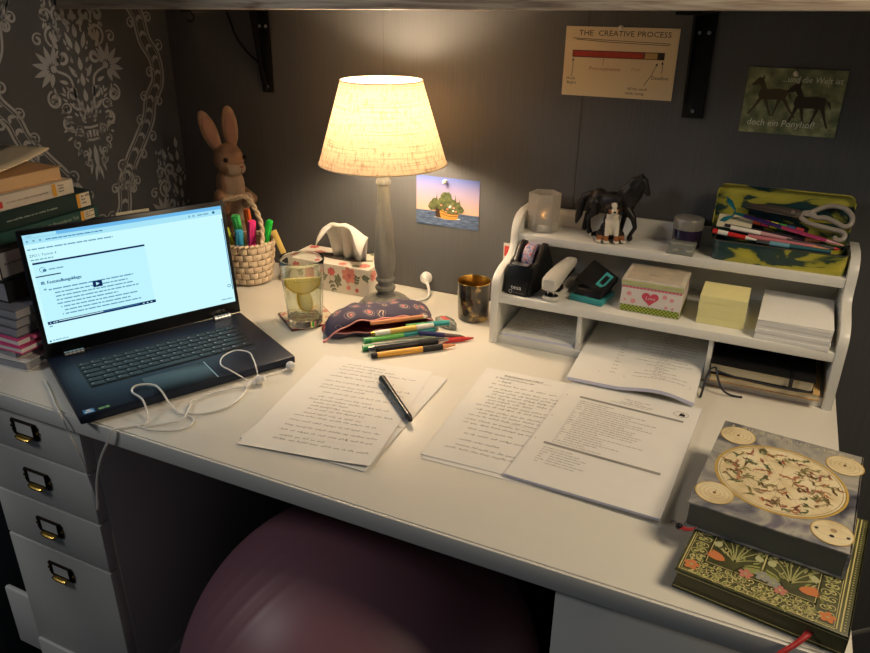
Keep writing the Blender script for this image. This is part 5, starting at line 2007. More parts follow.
for k in range(2):
    b.poly([(-HW / 2, HH + .0022 + k * .0046, .0002), (HW / 2, HH + .0022 + k * .0046, .0002), (HW / 2, HH + .0048 + k * .0046, .0002), (-HW / 2, HH + .0048 + k * .0046, .0002)], pm('lid_lime_%d' % k, (186, 192, 116), .5), MFl)
printed(b, random.Random(8), -.012, -.010, .020, .004, INK_SOFT, T(0, 0, HH + .0123))
b.build('lid', hb_)

pi_ = thing('sticky_note_block', 'thick pale yellow block of sticky notes on the middle shelf', 'sticky notes', (.3135, -.131, ZM))
YN = pm('note_yellow', (230, 222, 158), .8, var=.02, vscale=60, vmap=(1, 1, 60))
b = MB()
for k in range(4):
    b.box2((-.0375 + .0004 * (k % 2), -.0365, .0125 * k), (.0375 + .0004 * (k % 2), .0365, .0125 * (k + 1) - .0002), YN, .0003)
b.build('notes', pi_, smooth=0)

pb2 = thing('note_paper_block', 'stack of loose white note paper at the right end of the middle shelf', 'note paper', (.4265, -.121, ZM), rot=(0, 0, math.radians(-2)))
b = MB()
rg = random.Random(5)
z = 0
for k in range(7):
    t_ = rg.choice((.0035, .005, .006))
    dx, dy = rg.uniform(-.0008, .0008), rg.uniform(-.0012, .0012)
    b.box2((-.0545 + dx, -.074 + dy, z), (.0545 + dx, .074 + dy, z + t_ - .00015), PAPER)
    z += t_
b.hexa([(-.054, -.0755, z), (.0555, -.072, z + .001), (.053, .074, z), (-.0555, .073, z), (-.054, -.0755, z + .0006), (.0555, -.072, z + .0016), (.053, .074, z + .0006), (-.0555, .073, z + .0006)], PAPER)
b.build('sheets', pb2, smooth=0)

# right compartment: notebooks
nb1 = thing('notebook', 'tan-edged notebook lying under the black notebook in the right compartment', 'notebook', (.397, -.125, .0174))
b = MB()
b.box2((-.082, -.082, 0), (.084, .10, .0014), pm('nb_tan', (176, 132, 78), .6), .0004)
b.box2((-.082, -.082, .0100), (.084, .10, .0114), pm('nb_tan2', (196, 160, 104), .6), .0004)
b.build('cover', nb1)
MB().box2((-.081, -.080, .0014), (.082, .099, .0100), CREAM_PAGES).build('pages', nb1, smooth=0)
nb2 = thing('notebook', 'thick black hardcover notebook with elastic strap and ribbons in the right compartment', 'notebook', (.394, -.122, .0304), rot=(0, 0, math.radians(-1.0)))
b = MB()
b.box2((-.080, -.086, 0), (.078, .098, .002), BLACK_MATT, .0008)
b.box2((-.080, -.088, .0185), (.078, .098, .0205), BLACK_MATT, .0008)
b.box2((-.080, .092, 0), (.078, .098, .0205), BLACK_MATT, .0008)
b.build('cover', nb2)
MB().box2((-.0785, -.083, .002), (.0755, .092, .0185), CREAM_PAGES).build('pages', nb2, smooth=0)
b = MB()
b.box2((.0405, -.0896, -.0006), (.0465, .0985, .0000), BLACK, 0)
b.box2((.0405, -.0896, .0205), (.0465, .0985, .0212), BLACK, 0)
b.box2((.0405, -.0902, -.0006), (.0465, -.0893, .0212), BLACK, 0)
b.build('elastic', nb2, smooth=0)
RIBN = pm('ribbon_navy', (40, 40, 48), .6)
b = MB()
b.tube(spline([(-.074, -.083, .010), (-.079, -.092, .0085), (-.082, -.102, -.004), (-.083, -.114, -.018), (-.084, -.126, -.0283)], 6), .0020, RIBN, 8, flat=.5)
b.build('ribbon', nb2)
b = MB()
b.tube(spline([(-.071, -.083, .011), (-.068, -.093, .009), (-.063, -.099, -.003), (-.054, -.101, -.018), (-.040, -.097, -.0273), (-.022, -.094, -.0283)], 6), .0018, RIBN, 8, flat=.5)
b.build('ribbon', nb2)
b = MB()
b.tube(spline([(-.070, -.0845, .006), (-.030, -.0885, .002), (.020, -.0895, .0005), (.060, -.0890, .0012), (.076, -.0870, .004)], 6), .0016, RIBN, 8)
b.build('pen_loop', nb2)
for k, (x, y) in enumerate(((.3135, -.1945),)):
    o = MB().add([(-.012, -.004, 0), (.010, -.006, .002), (.012, .010, .004), (-.010, .012, .001), (.0, .002, .010)], [(0, 1, 4), (1, 2, 4), (2, 3, 4), (3, 0, 4)], CT).build('plastic_wrapper', loc=(.300, -.205, H + .0005))
    tag(o, 'crumpled bit of clear plastic between the paper stack and black notebook', 'wrapper')
    m = o.modifiers.new('t', 'SOLIDIFY')
    m.thickness = .0006
    m.offset = 1

# ------------------------------------------------------------------ top shelf (z = 0.190)
ZS = .1903
ch = thing('tealight_holder', 'frosted hexagonal glass candle holder at the left end of the top shelf', 'candle holder', (-.0365, -.052, ZS))
FROST = pm('frosted_glass', (236, 230, 220), .5, trans=.72, ior=1.3)
hexo = [(.0300 * math.cos(PI / 3 * k + .3), .0300 * math.sin(PI / 3 * k + .3)) for k in range(6)]
hexi = [(x * .84, y * .84) for x, y in hexo]
V = [(x, y, 0) for x, y in hexo] + [(x * 1.02, y * 1.02, .072) for x, y in hexo] + [(x, y, .072) for x, y in hexi] + [(x * .95, y * .95, .012) for x, y in hexi]
F = [tuple(range(5, -1, -1))]
for a in range(3):
    for k in range(6):
        F.append((a * 6 + k, a * 6 + (k + 1) % 6, (a + 1) * 6 + (k + 1) % 6, (a + 1) * 6 + k))
F.append(tuple(18 + k for k in range(6)))
MB().add(V, F, FROST).build('glass', ch, smooth=0)
ETCH = pm('etched_white', (226, 220, 208), .8)
b = MB()
for fa in (3, 4, 5):
    a = PI / 3 * (fa + .5) + .3
    ap = .0300 * math.cos(PI / 6) + .0004
    Mf = Matrix.Translation((ap * math.cos(a), ap * math.sin(a), 0)) @ Matrix(((-math.sin(a), 0, math.cos(a), 0), (math.cos(a), 0, math.sin(a), 0), (0, 1, 0, 0), (0, 0, 0, 1)))
    rg = random.Random(fa)
    for k in range(7):
        x = -.009 + .003 * k
        b.stroke([(x, .003), (x + rg.uniform(-.003, .003), .010 + rg.uniform(0, .006))], [.0016, .0006], ETCH, Mf)
        b.disc((x, .012 + rg.uniform(-.002, .004)), .0016, .0022, ETCH, Mf, 8)
    if fa == 4:
        b.stroke([(-.008, .046), (.002, .036), (.010, .024)], [.001, .0022, .0006], ETCH, Mf)
        b.stroke([(.004, .046), (.001, .034), (-.002, .028)], [.0006, .0020, .0008], ETCH, Mf)
b.build('etching', ch, smooth=0)
b = MB()
b.lathe([(0, .0124), (.0185, .0124), (.0188, .013), (.0188, .026), (.0180, .0262), (.0178, .0244), (0, .0244)], STEEL, 28)
b.build('tealight_cup', ch)
ADDED_GLOW = pm('added_glow', (255, 190, 90), .5, emit=(255, 176, 80), estr=6.0)  # small glowing shape, added to give the holder its bright spot
b = MB()
b.lathe([(0, .0250), (.0018, .027), (.0024, .029), (.0018, .032), (.0006, .035), (0, .036)], ADDED_GLOW, 14)
b.build('added_glow', ch)

# horse
HB = pm('horse_black', (22, 19, 18), .45, var=.2, vscale=60, bump=.2, bscale=120)
hs = thing('horse_figurine', 'black toy horse with long mane walking right on the top shelf', 'horse figurine', (.090, -.041, ZS + .0012), rot=(0, 0, math.radians(-8)))
pr = [('e', (0, 0, .066), (.036, .0165, .0185)), ('e', (-.026, 0, .069), (.018, .0165, .0185)), ('e', (.027, 0, .067), (.016, .0148, .020)),
      ('c', [(.028, 0, .074), (.039, 0, .088), (.046, 0, .102), (.050, 0, .111)], [.0180, .0160, .0130, .0098]),
      ('e', (.052, 0, .110), (.0095, .0070, .0090)), ('c', [(.054, 0, .108), (.060, 0, .098), (.0635, 0, .089)], [.0075, .0056, .0046]),
      ('c', [(.047, -.004, .116), (.0485, -.0045, .124)], [.0032, .0012]), ('c', [(.048, .004, .117), (.0495, .0045, .1245)], [.0032, .0012]),
      # mane
      ('c', [(.047, -.003, .118), (.038, -.006, .111), (.030, -.007, .101), (.021, -.008, .092), (.013, -.008, .081)], [.0042, .0072, .0070, .0078, .0045]),
      ('c', [(.034, -.012, .098), (.026, -.014, .086), (.022, -.015, .074)], [.0050, .0052, .0028]),
      ('c', [(.040, -.009, .100), (.033, -.012, .086), (.028, -.013, .076)], [.005, .005, .003]),
      # tail
      ('c', [(-.043, 0, .076), (-.055, 0, .068), (-.060, -.002, .050), (-.063, -.003, .030), (-.066, -.004, .017)], [.005, .0070, .0078, .0065, .003]),
      # hind legs
      ('c', [(-.032, -.008, .062), (-.028, -.009, .046), (-.041, -.009, .030), (-.038, -.009, .012), (-.036, -.009, .005)], [.0140, .0088, .0048, .0040, .0058]),
      ('c', [(-.030, .008, .062), (-.036, .009, .046), (-.051, .009, .031), (-.054, .009, .012), (-.053, .009, .005)], [.0140, .0085, .0046, .0040, .0058]),
      # front legs: the near one steps forward
      ('c', [(.028, .007, .058), (.022, .008, .038), (.020, .008, .020), (.016, .008, .005)], [.0095, .0055, .0040, .0056]),
      ('c', [(.030, -.007, .058), (.045, -.009, .043), (.050, -.009, .026), (.043, -.009, .012), (.0425, -.009, .005)], [.0098, .0058, .0042, .0038, .0058])]
HOOF = pm('hoof', (44, 36, 30), .5)
b = MB()
add_organic(b, organic(pr, .0014, 4), lambda c: HOOF if c.z < .0045 else HB)
b.build('body', hs, smooth=80)

# sitting dog
DK = pm('dog_black', (26, 22, 20), .7, bump=.3, bscale=200)
DW = pm('dog_white', (218, 208, 190), .8, bump=.3, bscale=200)
DT = pm('dog_tan', (150, 92, 50), .7, bump=.3, bscale=200)
dg_ = thing('dog_figurine', 'small black, white and tan toy dog sitting in front of the horse', 'dog figurine', (.098, -.071, ZS + .0004), rot=(0, 0, math.radians(20)))
dg_.scale = (1.22, 1.22, 1.22)
pr = [('e', (0, .008, .016), (.0155, .0150, .0150)), ('e', (0, .002, .030), (.0125, .0110, .0165)), ('e', (0, -.001, .041), (.0095, .0095, .0090)),
      ('e', (0, -.003, .052), (.0100, .0100, .0092)), ('e', (0, -.0125, .0485), (.0052, .0070, .0042)), ('e', (.010, -.001, .050), (.0032, .0055, .0078), (0, -.25, 0)), ('e', (-.010, -.001, .050), (.0032, .0055, .0078), (0, .25, 0)),
      ('c', [(-.0075, -.004, .028), (-.0075, -.0085, .014), (-.0075, -.0095, .004)], [.0055, .0042, .0040]), ('c', [(.0075, -.004, .028), (.0075, -.0085, .014), (.0075, -.0095, .004)], [.0055, .0042, .0040]),
      ('e', (-.0075, -.013, .0030), (.0045, .0060, .0030)), ('e', (.0075, -.013, .0030), (.0045, .0060, .0030)),
      ('e', (-.015, .002, .009), (.0062, .0120, .0085)), ('e', (.015, .002, .009), (.0062, .0120, .0085)), ('e', (-.0185, -.009, .0028), (.0042, .0065, .0028)), ('e', (.0185, -.009, .0028), (.0042, .0065, .0028)),
      ('c', [(-.004, .022, .006), (-.018, .026, .004), (-.028, .020, .0035)], [.0048, .0042, .0022])]


def dogpick(c):
    if c.z > .043:
        if c.y < -.006 and abs(c.x) < .0042:
            return DW
        if c.y < -.007 and abs(c.x) < .0075 and c.z < .052:
            return DT
        return DK
    if c.z < .0050 and c.y < -.008:
        return DW
    if c.z < .0110 and c.y < -.004 and abs(c.x) > .0035:
        return DT
    if c.y < -.0035 and abs(c.x) < .0105 and c.z > .012:
        return DW
    if c.x < -.02 and c.y > .012:
        return DW if c.x < -.026 else DK
    return DK


b = MB()
add_organic(b, organic(pr, .0011, 4), dogpick)
b.build('body', dg_, smooth=80)
for x in (-.0042, .0042):
    bm = bmesh.new()
    bmesh.ops.create_icosphere(bm, subdivisions=2, radius=.0013)
    b = MB()
    b._bm(bm, BLACK, Matrix.Translation((x, -.0122, .0545)))
    b.build('eye', dg_)
bm = bmesh.new()
bmesh.ops.create_icosphere(bm, subdivisions=2, radius=1)
b = MB()
b._bm(bm, BLACK, Matrix.Translation((0, -.0192, .0498)) @ Matrix.Diagonal((.0022, .0014, .0016, 1)))
b.build('nose', dg_)

jr = thing('cream_jar', 'small purple jar with a grey lid at the back of the top shelf', 'jar', (.2285, -.040, ZS))
MB().lathe([(0, 0), (.0225, 0), (.0245, .002), (.0250, .006), (.0250, .032), (.0240, .035), (0, .035)], pm('jar_purple', (44, 32, 56), .15, coat=.6), 44).build('jar', jr)
MB().lathe([(0, .0352), (.0256, .0352), (.0262, .0365), (.0262, .0520), (.0252, .0540), (.0230, .0546), (0, .0546)], pm('jar_lid_grey', (142, 140, 134), .35, metal=.3), 44).build('lid', jr)
cbx = thing('small_clear_box', 'tiny clear plastic box in front of the purple jar', 'box', (.2270, -.0815, ZS), rot=(0, 0, math.radians(-4)))
CLR2 = pm('clear_box_plastic', (226, 228, 220), .15, trans=.8, ior=1.2)
b = MB()
b.box((0, 0, .0008), (.044, .028, .0014), CLR2, .0004)
for c_, s_ in (((0, -.0135, .009), (.044, .001, .016)), ((0, .0135, .009), (.044, .001, .016)), ((-.0215, 0, .009), (.001, .026, .016)), ((.0215, 0, .009), (.001, .026, .016))):
    b.box(c_, s_, CLR2)
b.build('case', cbx, smooth=0)
MB().box((0, 0, .0180), (.0456, .0296, .0016), CLR2, .0006).build('lid', cbx)
b = MB()
for x, y, m in ((-.010, .002, WHITE_PL), (.004, -.004, pm('clip_blue', (50, 110, 170), .4)), (.012, .004, WHITE_PL), (-.003, .007, BRASS)):
    b.tube([(x - .005, y, .0032), (x + .005, y + .002, .0036)], .0016, m, 8)
b.build('clips', cbx)

# painted pencil tin with its lid propped open
PAINT = ramp_mat('tin_paint', [(0.30, (16, 22, 24)), (0.40, (28, 62, 66)), (0.47, (40, 64, 50)), (0.50, (160, 156, 58)), (0.64, (196, 184, 70)), (.70, (120, 128, 60)), (0.78, (222, 214, 176))], scale=7, vmap=(1.2, 3.0, 4.2), detail=5, distort=.8, rough=.28, coat=.5)
TINM = pm('tin_inside', (120, 118, 112), .35, metal=.8)
tn = thing('pencil_tin', 'painted yellow and dark green pencil tin with open lid on the top shelf', 'pencil tin', (.381, -.062, ZS))


def rrect(w_, h_, r, n=6):
    P = []
    for sx, sy, a0 in ((1, -1, -PI / 2), (1, 1, 0), (-1, 1, PI / 2), (-1, -1, PI)):
        for k in range(n + 1):
            a = a0 + PI / 2 * k / n
            P.append((sx * (w_ / 2 - r) + r * math.cos(a), sy * (h_ / 2 - r) + r * math.sin(a)))
    return P


TWd, TDp, TH_ = .207, .056, .034
b = MB()
outl, inl = rrect(TWd, TDp, .012), rrect(TWd - .002, TDp - .002, .011)
n = len(outl)
V = [(x, y, 0) for x, y in outl] + [(x, y, TH_) for x, y in outl] + [(x, y, TH_) for x, y in inl] + [(x, y, .001) for x, y in inl]
F = [tuple(range(n))[::-1]]
for i in range(n):
    j = (i + 1) % n
    F += [(i, j, n + j, n + i)]
b.add(V, F, PAINT)
F = []
for a in (1, 2):
    for i in range(n):
        j = (i + 1) % n
        F.append((a * n + i, a * n + j, (a + 1) * n + j, (a + 1) * n + i))
F.append(tuple(3 * n + i for i in range(n)))
b.add(V, F, TINM)
b.tube([(x, y, TH_) for x, y in outl], .0011, TINM, 6, closed=True)
b.build('tray', tn)
# lid: shallow tray standing behind, inside facing the room
b = MB()
LW, LHt, LD = .214, .100, .010
Mlid = T(-.006, TDp / 2 + .0015, .020 + LHt / 2, rx=PI / 2 - .10)
lo_, li_ = rrect(LW, LHt, .014), rrect(LW - .003, LHt - .003, .0125)
n = len(lo_)
V = [(x, y, 0) for x, y in lo_] + [(x, y, LD) for x, y in lo_] + [(x, y, LD) for x, y in li_] + [(x, y, .0012) for x, y in li_]
F = [tuple(range(n))[::-1]]
for a in range(3):
    for i in range(n):
        j = (i + 1) % n
        F.append((a * n + i, a * n + j, (a + 1) * n + j, (a + 1) * n + i))
F.append(tuple(3 * n + i for i in range(n)))
b.add(V, F, PAINT, Mlid)
b.build('lid', tn)

TG = 'things in the pencil tin'


def tp_(x, s, e=0.0):
    """A point on the sloping heap of things in the tin: s=0 at the front rim, 1 at the lid."""
    return Vector((x, -.084 + .042 * s, .226 + .040 * s + e))


q = thing('paper_pad', 'cream paper slip behind the mermaid pen in the tin', 'paper slip', tp_(.305, .62), rot=(math.radians(44), 0, math.radians(-4)), group=TG)
MB().box((0, 0, 0), (.056, .026, .002), pm('slip_cream', (206, 196, 164), .7), .0004).build('slip', q)
# page-marker strip
q = thing('page_markers', 'strip of coloured page markers under the scissors in the tin', 'page markers', tp_(.376, .62, .002), rot=(math.radians(42), math.radians(5), math.radians(-6)), group=TG)
b = MB()
b.box((0, 0, -.0006), (.088, .017, .0008), BLACK_MATT)
for k, c_ in enumerate(((226, 96, 50), (226, 60, 110), (222, 210, 60), (60, 160, 70), (40, 80, 130), (170, 50, 60))):
    b.box((-.0365 + k * .0135, -.001, .0004), (.0120, .012, .0010), pm('marker_%d' % k, c_, .6))
b.build('strip', q, smooth=0)


def tinpen(name, label, a, b_, r, parts, cat='pen'):
    return pen(name, label, a, b_, r, parts, cat, TG)


PINK = pm('pen_pink_metal', (206, 80, 130), .25, metal=.6)
tinpen('pencil', 'red and white pencil at the front left of the tin', tp_(.273, .24), tp_(.345, .10), .0042, ((0, .12, 1, 1, REDP, 'end'), (.12, .35, 1, 1, WHP, 'barrel'), (.35, .75, 1, 1, REDP, 'band'), (.75, 1, .9, .3, WHP, 'tip')), 'pencil')
tinpen('ballpoint_pen', 'white pen crossing the middle of the tin', tp_(.300, .42), tp_(.398, .26), .0040, ((0, .5, 1, 1, WHP, 'barrel'), (.5, 1, 1, .7, pm('pen_rose', (196, 150, 152), .4), 'grip')))
tinpen('pencil', 'pale pink pencil lying low across the tin', tp_(.330, .20), tp_(.455, .10), .0036, ((0, .8, 1, 1, pm('pencil_rose', (190, 110, 116), .5), 'barrel'), (.8, 1, 1, .2, WOODP, 'tip')), 'pencil')
tinpen('marker_pen', 'light blue pen at the front rim of the tin', tp_(.345, .06), tp_(.458, .02), .0042, ((0, .18, .8, 1, SILV, 'end'), (.18, .45, 1, 1, pm('pen_sky', (110, 160, 176), .35), 'cap'), (.45, 1, 1, .8, pm('pen_teal_dark', (40, 92, 100), .4), 'barrel')), 'marker')
tinpen('pencil', 'dark pencil under the scissor blades in the tin', tp_(.290, .50, -.002), tp_(.440, .34, -.002), .0038, ((0, .85, 1, 1, pm('pencil_dark', (44, 34, 46), .4), 'barrel'), (.85, 1, 1, .2, WOODP, 'tip')), 'pencil')
tinpen('pencil', 'silver pencil along the right of the tin', tp_(.390, .24), tp_(.470, .14), .0034, ((0, .9, 1, 1, SILV, 'barrel'), (.9, 1, 1, .2, REDP, 'tip')), 'pencil')
# mermaid-tail pen
q = pen('novelty_pen', 'shiny purple pen with teal mermaid tail, slanting across the tin', tp_(.300, .58, .018), tp_(.474, .02, .013), .0034,
        ((0, .10, .5, .9, pm('tail_teal', (40, 120, 130), .25, metal=.6), 'tail_root'), (.10, .45, 1, 1, pm('pen_violet', (70, 50, 120), .25, metal=.6), 'barrel'), (.45, .85, 1, .95, PINK, 'grip'), (.85, 1, .9, .2, pm('pen_tip_pink', (220, 160, 176), .3, metal=.5), 'tip')), group=TG)
TT = pm('tail_fin', (44, 124, 138), .25, metal=.5)
b = MB()
for s in (1, -1):
    b.prism([(0, 0), (.004, .004), (.014, .010), (.020, .020), (.010, .016), (.002, .006)], .003, TT, Matrix(((0, 0, 1, -.0015), (0, s * 1.2, 0, 0), (-1.2, 0, 0, .004), (0, 0, 0, 1))), .0008)
b.build('tail_fin', q)

# scissors lying along the top of the tin, against the lid
SCG = pm('scissor_grey', (150, 142, 132), .4)
SCB = pm('scissor_blade', (92, 84, 78), .35, metal=.6)
sc = thing('scissors', 'grey-handled scissors leaning against the open tin lid', 'scissors', tp_(.3915, .84, .016), rot=(math.radians(52), math.radians(2), math.radians(-3)), group=TG)
b = MB()
b.prism([(.018, -.004), (.010, .0065), (-.040, .0075), (-.074, .0030), (-.078, .0005), (-.040, -.0015), (.000, -.006)], .0014, SCB, T(0, 0, .0016), .0003)
b.build('blade', sc)
b = MB()
b.prism([(.020, .004), (.004, .006), (-.038, .0035), (-.072, -.0015), (-.076, -.0030), (-.038, -.0065), (.006, -.008), (.018, -.006)], .0014, SCB, T(0, 0, 0), .0003)
b.build('blade', sc)
MB().lathe([(0, .0042), (.0028, .0040), (.0032, .003), (.0032, .001), (0, .001)], STEEL, 16).build('pivot', sc)
b = MB()
loop = spline([(.026, .002, .002), (.036, .012, .002), (.052, .021, .002), (.072, .021, .002), (.086, .010, .002), (.088, -.004, .002), (.080, -.011, .002), (.066, -.006, .002), (.050, -.001, .002), (.036, -.003, .002)], 5, closed=True)
b.tube(loop, .0042, SCG, 10, closed=True)
b.prism([(.012, -.004), (.014, .005), (.030, .010), (.036, .002), (.030, -.004)], .005, SCG, T(0, 0, -.0005), .001)
b.build('handle', sc)
b = MB()
loop = spline([(.012, -.006, .002), (.026, -.014, .002), (.044, -.017, .002), (.062, -.019, .002), (.076, -.020, .002), (.083, -.025, .002), (.082, -.033, .002), (.074, -.036, .002), (.068, -.031, .002)], 6)
b.tube(loop, [.0030] + [.0040] * (len(loop) - 2) + [.0030], SCG, 10)
b.build('handle', sc)

# ------------------------------------------------------------------ the two ornate journals at the right
MARB = ramp_mat('cover_stormy_blue', [(0.30, (58, 58, 66)), (0.42, (112, 112, 120)), (0.56, (172, 168, 156)), (.72, (110, 106, 118))], scale=18, detail=7, distort=1.2, rough=.38)
CHART = ramp_mat('cover_chart_cream', [(0.25, (196, 172, 128)), (0.5, (226, 210, 168)), (0.75, (236, 224, 190))], scale=30, detail=5, rough=.4)
RIMY = pm('cover_ochre', (200, 166, 88), .4)
DKPG = pm('dark_page_edges', (104, 106, 98), .6, var=.2, vscale=40, vmap=(1, 1, 90))
INKC = [pm('chart_ink_%d' % k, c_, .5) for k, c_ in enumerate(((128, 100, 70), (150, 142, 92), (192, 130, 92), (120, 128, 92), (170, 146, 108), (180, 120, 100)))]

j2 = thing('ornate_journal', 'green and gold floral journal with red ribbon, lower of the two at the front corner', 'journal', (.3305, -.7040, .0002), rot=(0, 0, math.radians(-8.4)), group='ornate journals')
JW, JH = .173, .212
GOLD = pm('cover_gold', (226, 214, 146), .36, metal=.25)
GOLD2 = pm('cover_gold_pale', (206, 200, 140), .35, metal=.4)
GRNC = ramp_mat('cover_green', [(0.3, (62, 64, 40)), (0.7, (94, 94, 58))], scale=40, rough=.4)
GRNF = pm('cover_leaf_green', (158, 162, 96), .4, metal=.15)
COR = pm('cover_coral', (206, 128, 80), .4)
ROSE = pm('cover_rose', (196, 128, 112), .4)
PEARL = pm('cover_pearl', (214, 214, 160), .25, metal=.3)
SKYB = pm('cover_grey_flower', (150, 150, 140), .4)
DKC = pm('cover_dark_line', (40, 38, 26), .5)
JT = .027
b = MB()
b.box2((0, 0, 0), (JW, JH, .0025), GRNC, .001)
b.box2((0, 0, JT - .0025), (JW, JH, JT), GRNC, .001)
b.box2((JW - .003, 0, 0), (JW, JH, JT), GRNC, .001)
z1 = JT + .0002


def jr_rect(x0, y0, x1, y1, m, k=0):
    b.poly([(x0, y0, z1 + k * .0001), (x1, y0, z1 + k * .0001), (x1, y1, z1 + k * .0001), (x0, y1, z1 + k * .0001)], m)


def jr_frame(x0, y0, x1, y1, wd, m, k=1):
    jr_rect(x0, y0, x1, y0 + wd, m, k)
    jr_rect(x0, y1 - wd, x1, y1, m, k)
    jr_rect(x0, y0, x0 + wd, y1, m, k)
    jr_rect(x1 - wd, y0, x1, y1, m, k)


jr_frame(.003, .003, JW - .012, JH - .003, .0012, GOLD)
jr_frame(.0055, .0055, JW - .0145, JH - .0055, .0006, GOLD)
jr_rect(JW - .0095, .003, JW - .0080, JH - .003, GOLD, 1)
for k in range(46):
    b.disc((JW - .0055, .006 + k * .0044), .0010, .0010, GOLD2, n=6, z=z1 + .0001)
jr_frame(.024, .028, JW - .034, JH - .028, .0012, DKC, 2)
jr_frame(.0255, .0295, JW - .0355, JH - .0295, .0008, GOLD, 2)
xm = (.024 + JW - .034) / 2
jr_rect(xm - .0008, .046, xm + .0008, JH - .028, GOLD, 2)
jr_rect(xm + .0016, .046, xm + .0022, JH - .028, DKC, 2)
# vine border all the way round
rg = random.Random(40)


def vine(x0, y0, dx, dy, n):
    for k in range(n):
        cx, cy = x0 + dx * k, y0 + dy * k
        for s in (1, -1):
            P, Wd = spiral(cx + s * .0035 * (1 if dy else .3), cy + s * .0035 * (1 if dx else .3), .0058, 1.25, rg.uniform(0, 6), s, n=14, w0=.0015)
            b.stroke(P, [q * .9 for q in Wd], GOLD, z=z1 + .0002)
        for s in range(3):
            b.poly([(x, y, z1 + .00015) for x, y in leaf(cx + rg.uniform(-.005, .005), cy + rg.uniform(-.005, .005), rg.uniform(0, 6), .008, .0036)], rg.choice((GRNF, GRNF, GOLD2)))


vine(.015, .020, 0, .0118, 16)
vine(JW - .024, .020, 0, .0118, 16)
vine(.020, .0105, .0118, 0, 11)
vine(.026, .0215, .0118, 0, 10)
vine(.026, JH - .016, .0118, 0, 10)


def blossom(cx, cy, r, m, n=5):
    for k in range(n):
        a = 2 * PI * k / n + .3
        b.disc((cx + r * .55 * math.cos(a), cy + r * .55 * math.sin(a)), r * .5, r * .38, m, n=10, rot=a, z=z1 + .00035 + .00002 * k)
    b.disc((cx, cy), r * .22, r * .22, GOLD2, n=8, z=z1 + .0005)


for cx, cy, r, m in ((.014, .016, .0085, COR), (JW - .022, .016, .008, COR), (.013, JH - .016, .008, COR), (JW - .024, JH - .018, .008, ROSE), (xm - .014, .034, .0078, ROSE), (xm + .002, .040, .0080, SKYB), (xm + .014, .036, .0072, SKYB), (xm + .022, .029, .0072, ROSE), (.014, .10, .007, COR)):
    blossom(cx, cy, r, m)
b.stroke(spl2([(xm - .026, .0295), (xm - .018, .044), (xm, .050), (xm + .018, .044), (xm + .026, .0295)], 5), .0012, DKC, z=z1 + .0003)
for px0, px1 in ((.0255, xm - .001), (xm + .002, JW - .0355)):
    c0 = (px0 + px1) / 2
    hwid = (px1 - px0) / 2
    for yb in (.046, .112):
        for s in (1, -1):
            for k, (ex, ey) in enumerate(((.30, .052), (.62, .046), (.86, .034), (.92, .018))):
                P = spl2([(c0, yb), (c0 + s * hwid * ex * .35, yb + ey * .45), (c0 + s * hwid * ex * .8, yb + ey * .85), (c0 + s * hwid * ex, yb + ey)], 5)
                b.stroke(P, [.0020 - .0014 * i / len(P) for i in range(len(P))], GRNF, z=z1 + .0002 + .00002 * k)
                b.stroke(P, [.0010] * len(P), GOLD2, z=z1 + .0003)
                b.poly([(x, y, z1 + .0004) for x, y in leaf(P[-1][0] - s * .001, P[-1][1] - .003, PI / 2 + s * .35, .0135, .0095)], (GOLD2, PEARL, GOLD2, PEARL)[k])
            # fine tendrils behind the petals
            for k in range(16):
                b.poly([(x, y, z1 + .00016) for x, y in leaf(c0 + s * hwid * rg.uniform(.08, .95), yb + rg.uniform(.002, .058), PI / 2 - s * rg.uniform(-.3, 1.2), .010, .0030)], rg.choice((GRNF, GOLD, GRNF, GOLD2)))
            # fanned corner leaf
            for k in range(5):
                b.poly([(x, y, z1 + .00028 + .00001 * k) for x, y in leaf(c0 + s * hwid * .34, yb - .004, PI / 2 - s * (.95 + .16 * k), .021, .0072)], COR if s * (1 if px0 < .03 else -1) < 0 else GRNF)
        b.poly([(x, y, z1 + .0004) for x, y in leaf(c0, yb + .034, PI / 2, .018, .010)], PEARL)
for fm in (GOLD,):
    for k in range(2):
        b.poly([(.001, -.0003, .004 + k * .019), (JW - .001, -.0003, .004 + k * .019), (JW - .001, -.0003, .0050 + k * .019), (.001, -.0003, .0050 + k * .019)], fm)
b.build('cover', j2, smooth=30)
MB().box2((.003, .002, .0025), (JW - .003, JH - .003, JT - .0025), pm('gilt_pages', (96, 90, 58), .5, var=.2, vscale=40, vmap=(1, 1, 90))).build('pages', j2, smooth=0)
b = MB()
P = spline([(.139, .004, .0135), (.137, -.006, .0130), (.130, -.018, .0085), (.122, -.0290, .0040), (.1135, -.0400, -.0040), (.110, -.0460, -.022), (.108, -.0465, -.040)], 6)
V, F = [], []
for i, p in enumerate(P):
    for s in (-.0042, .0042):
        V.append(p + Vector((s * .95, s * .35, 0)))
for i in range(len(P) - 1):
    F.append((2 * i, 2 * i + 1, 2 * i + 3, 2 * i + 2))
rb_ = b.add(V, F, RED_RIB).build('ribbon', j2, smooth=60)
m = rb_.modifiers.new('t', 'SOLIDIFY')
m.thickness = .0005

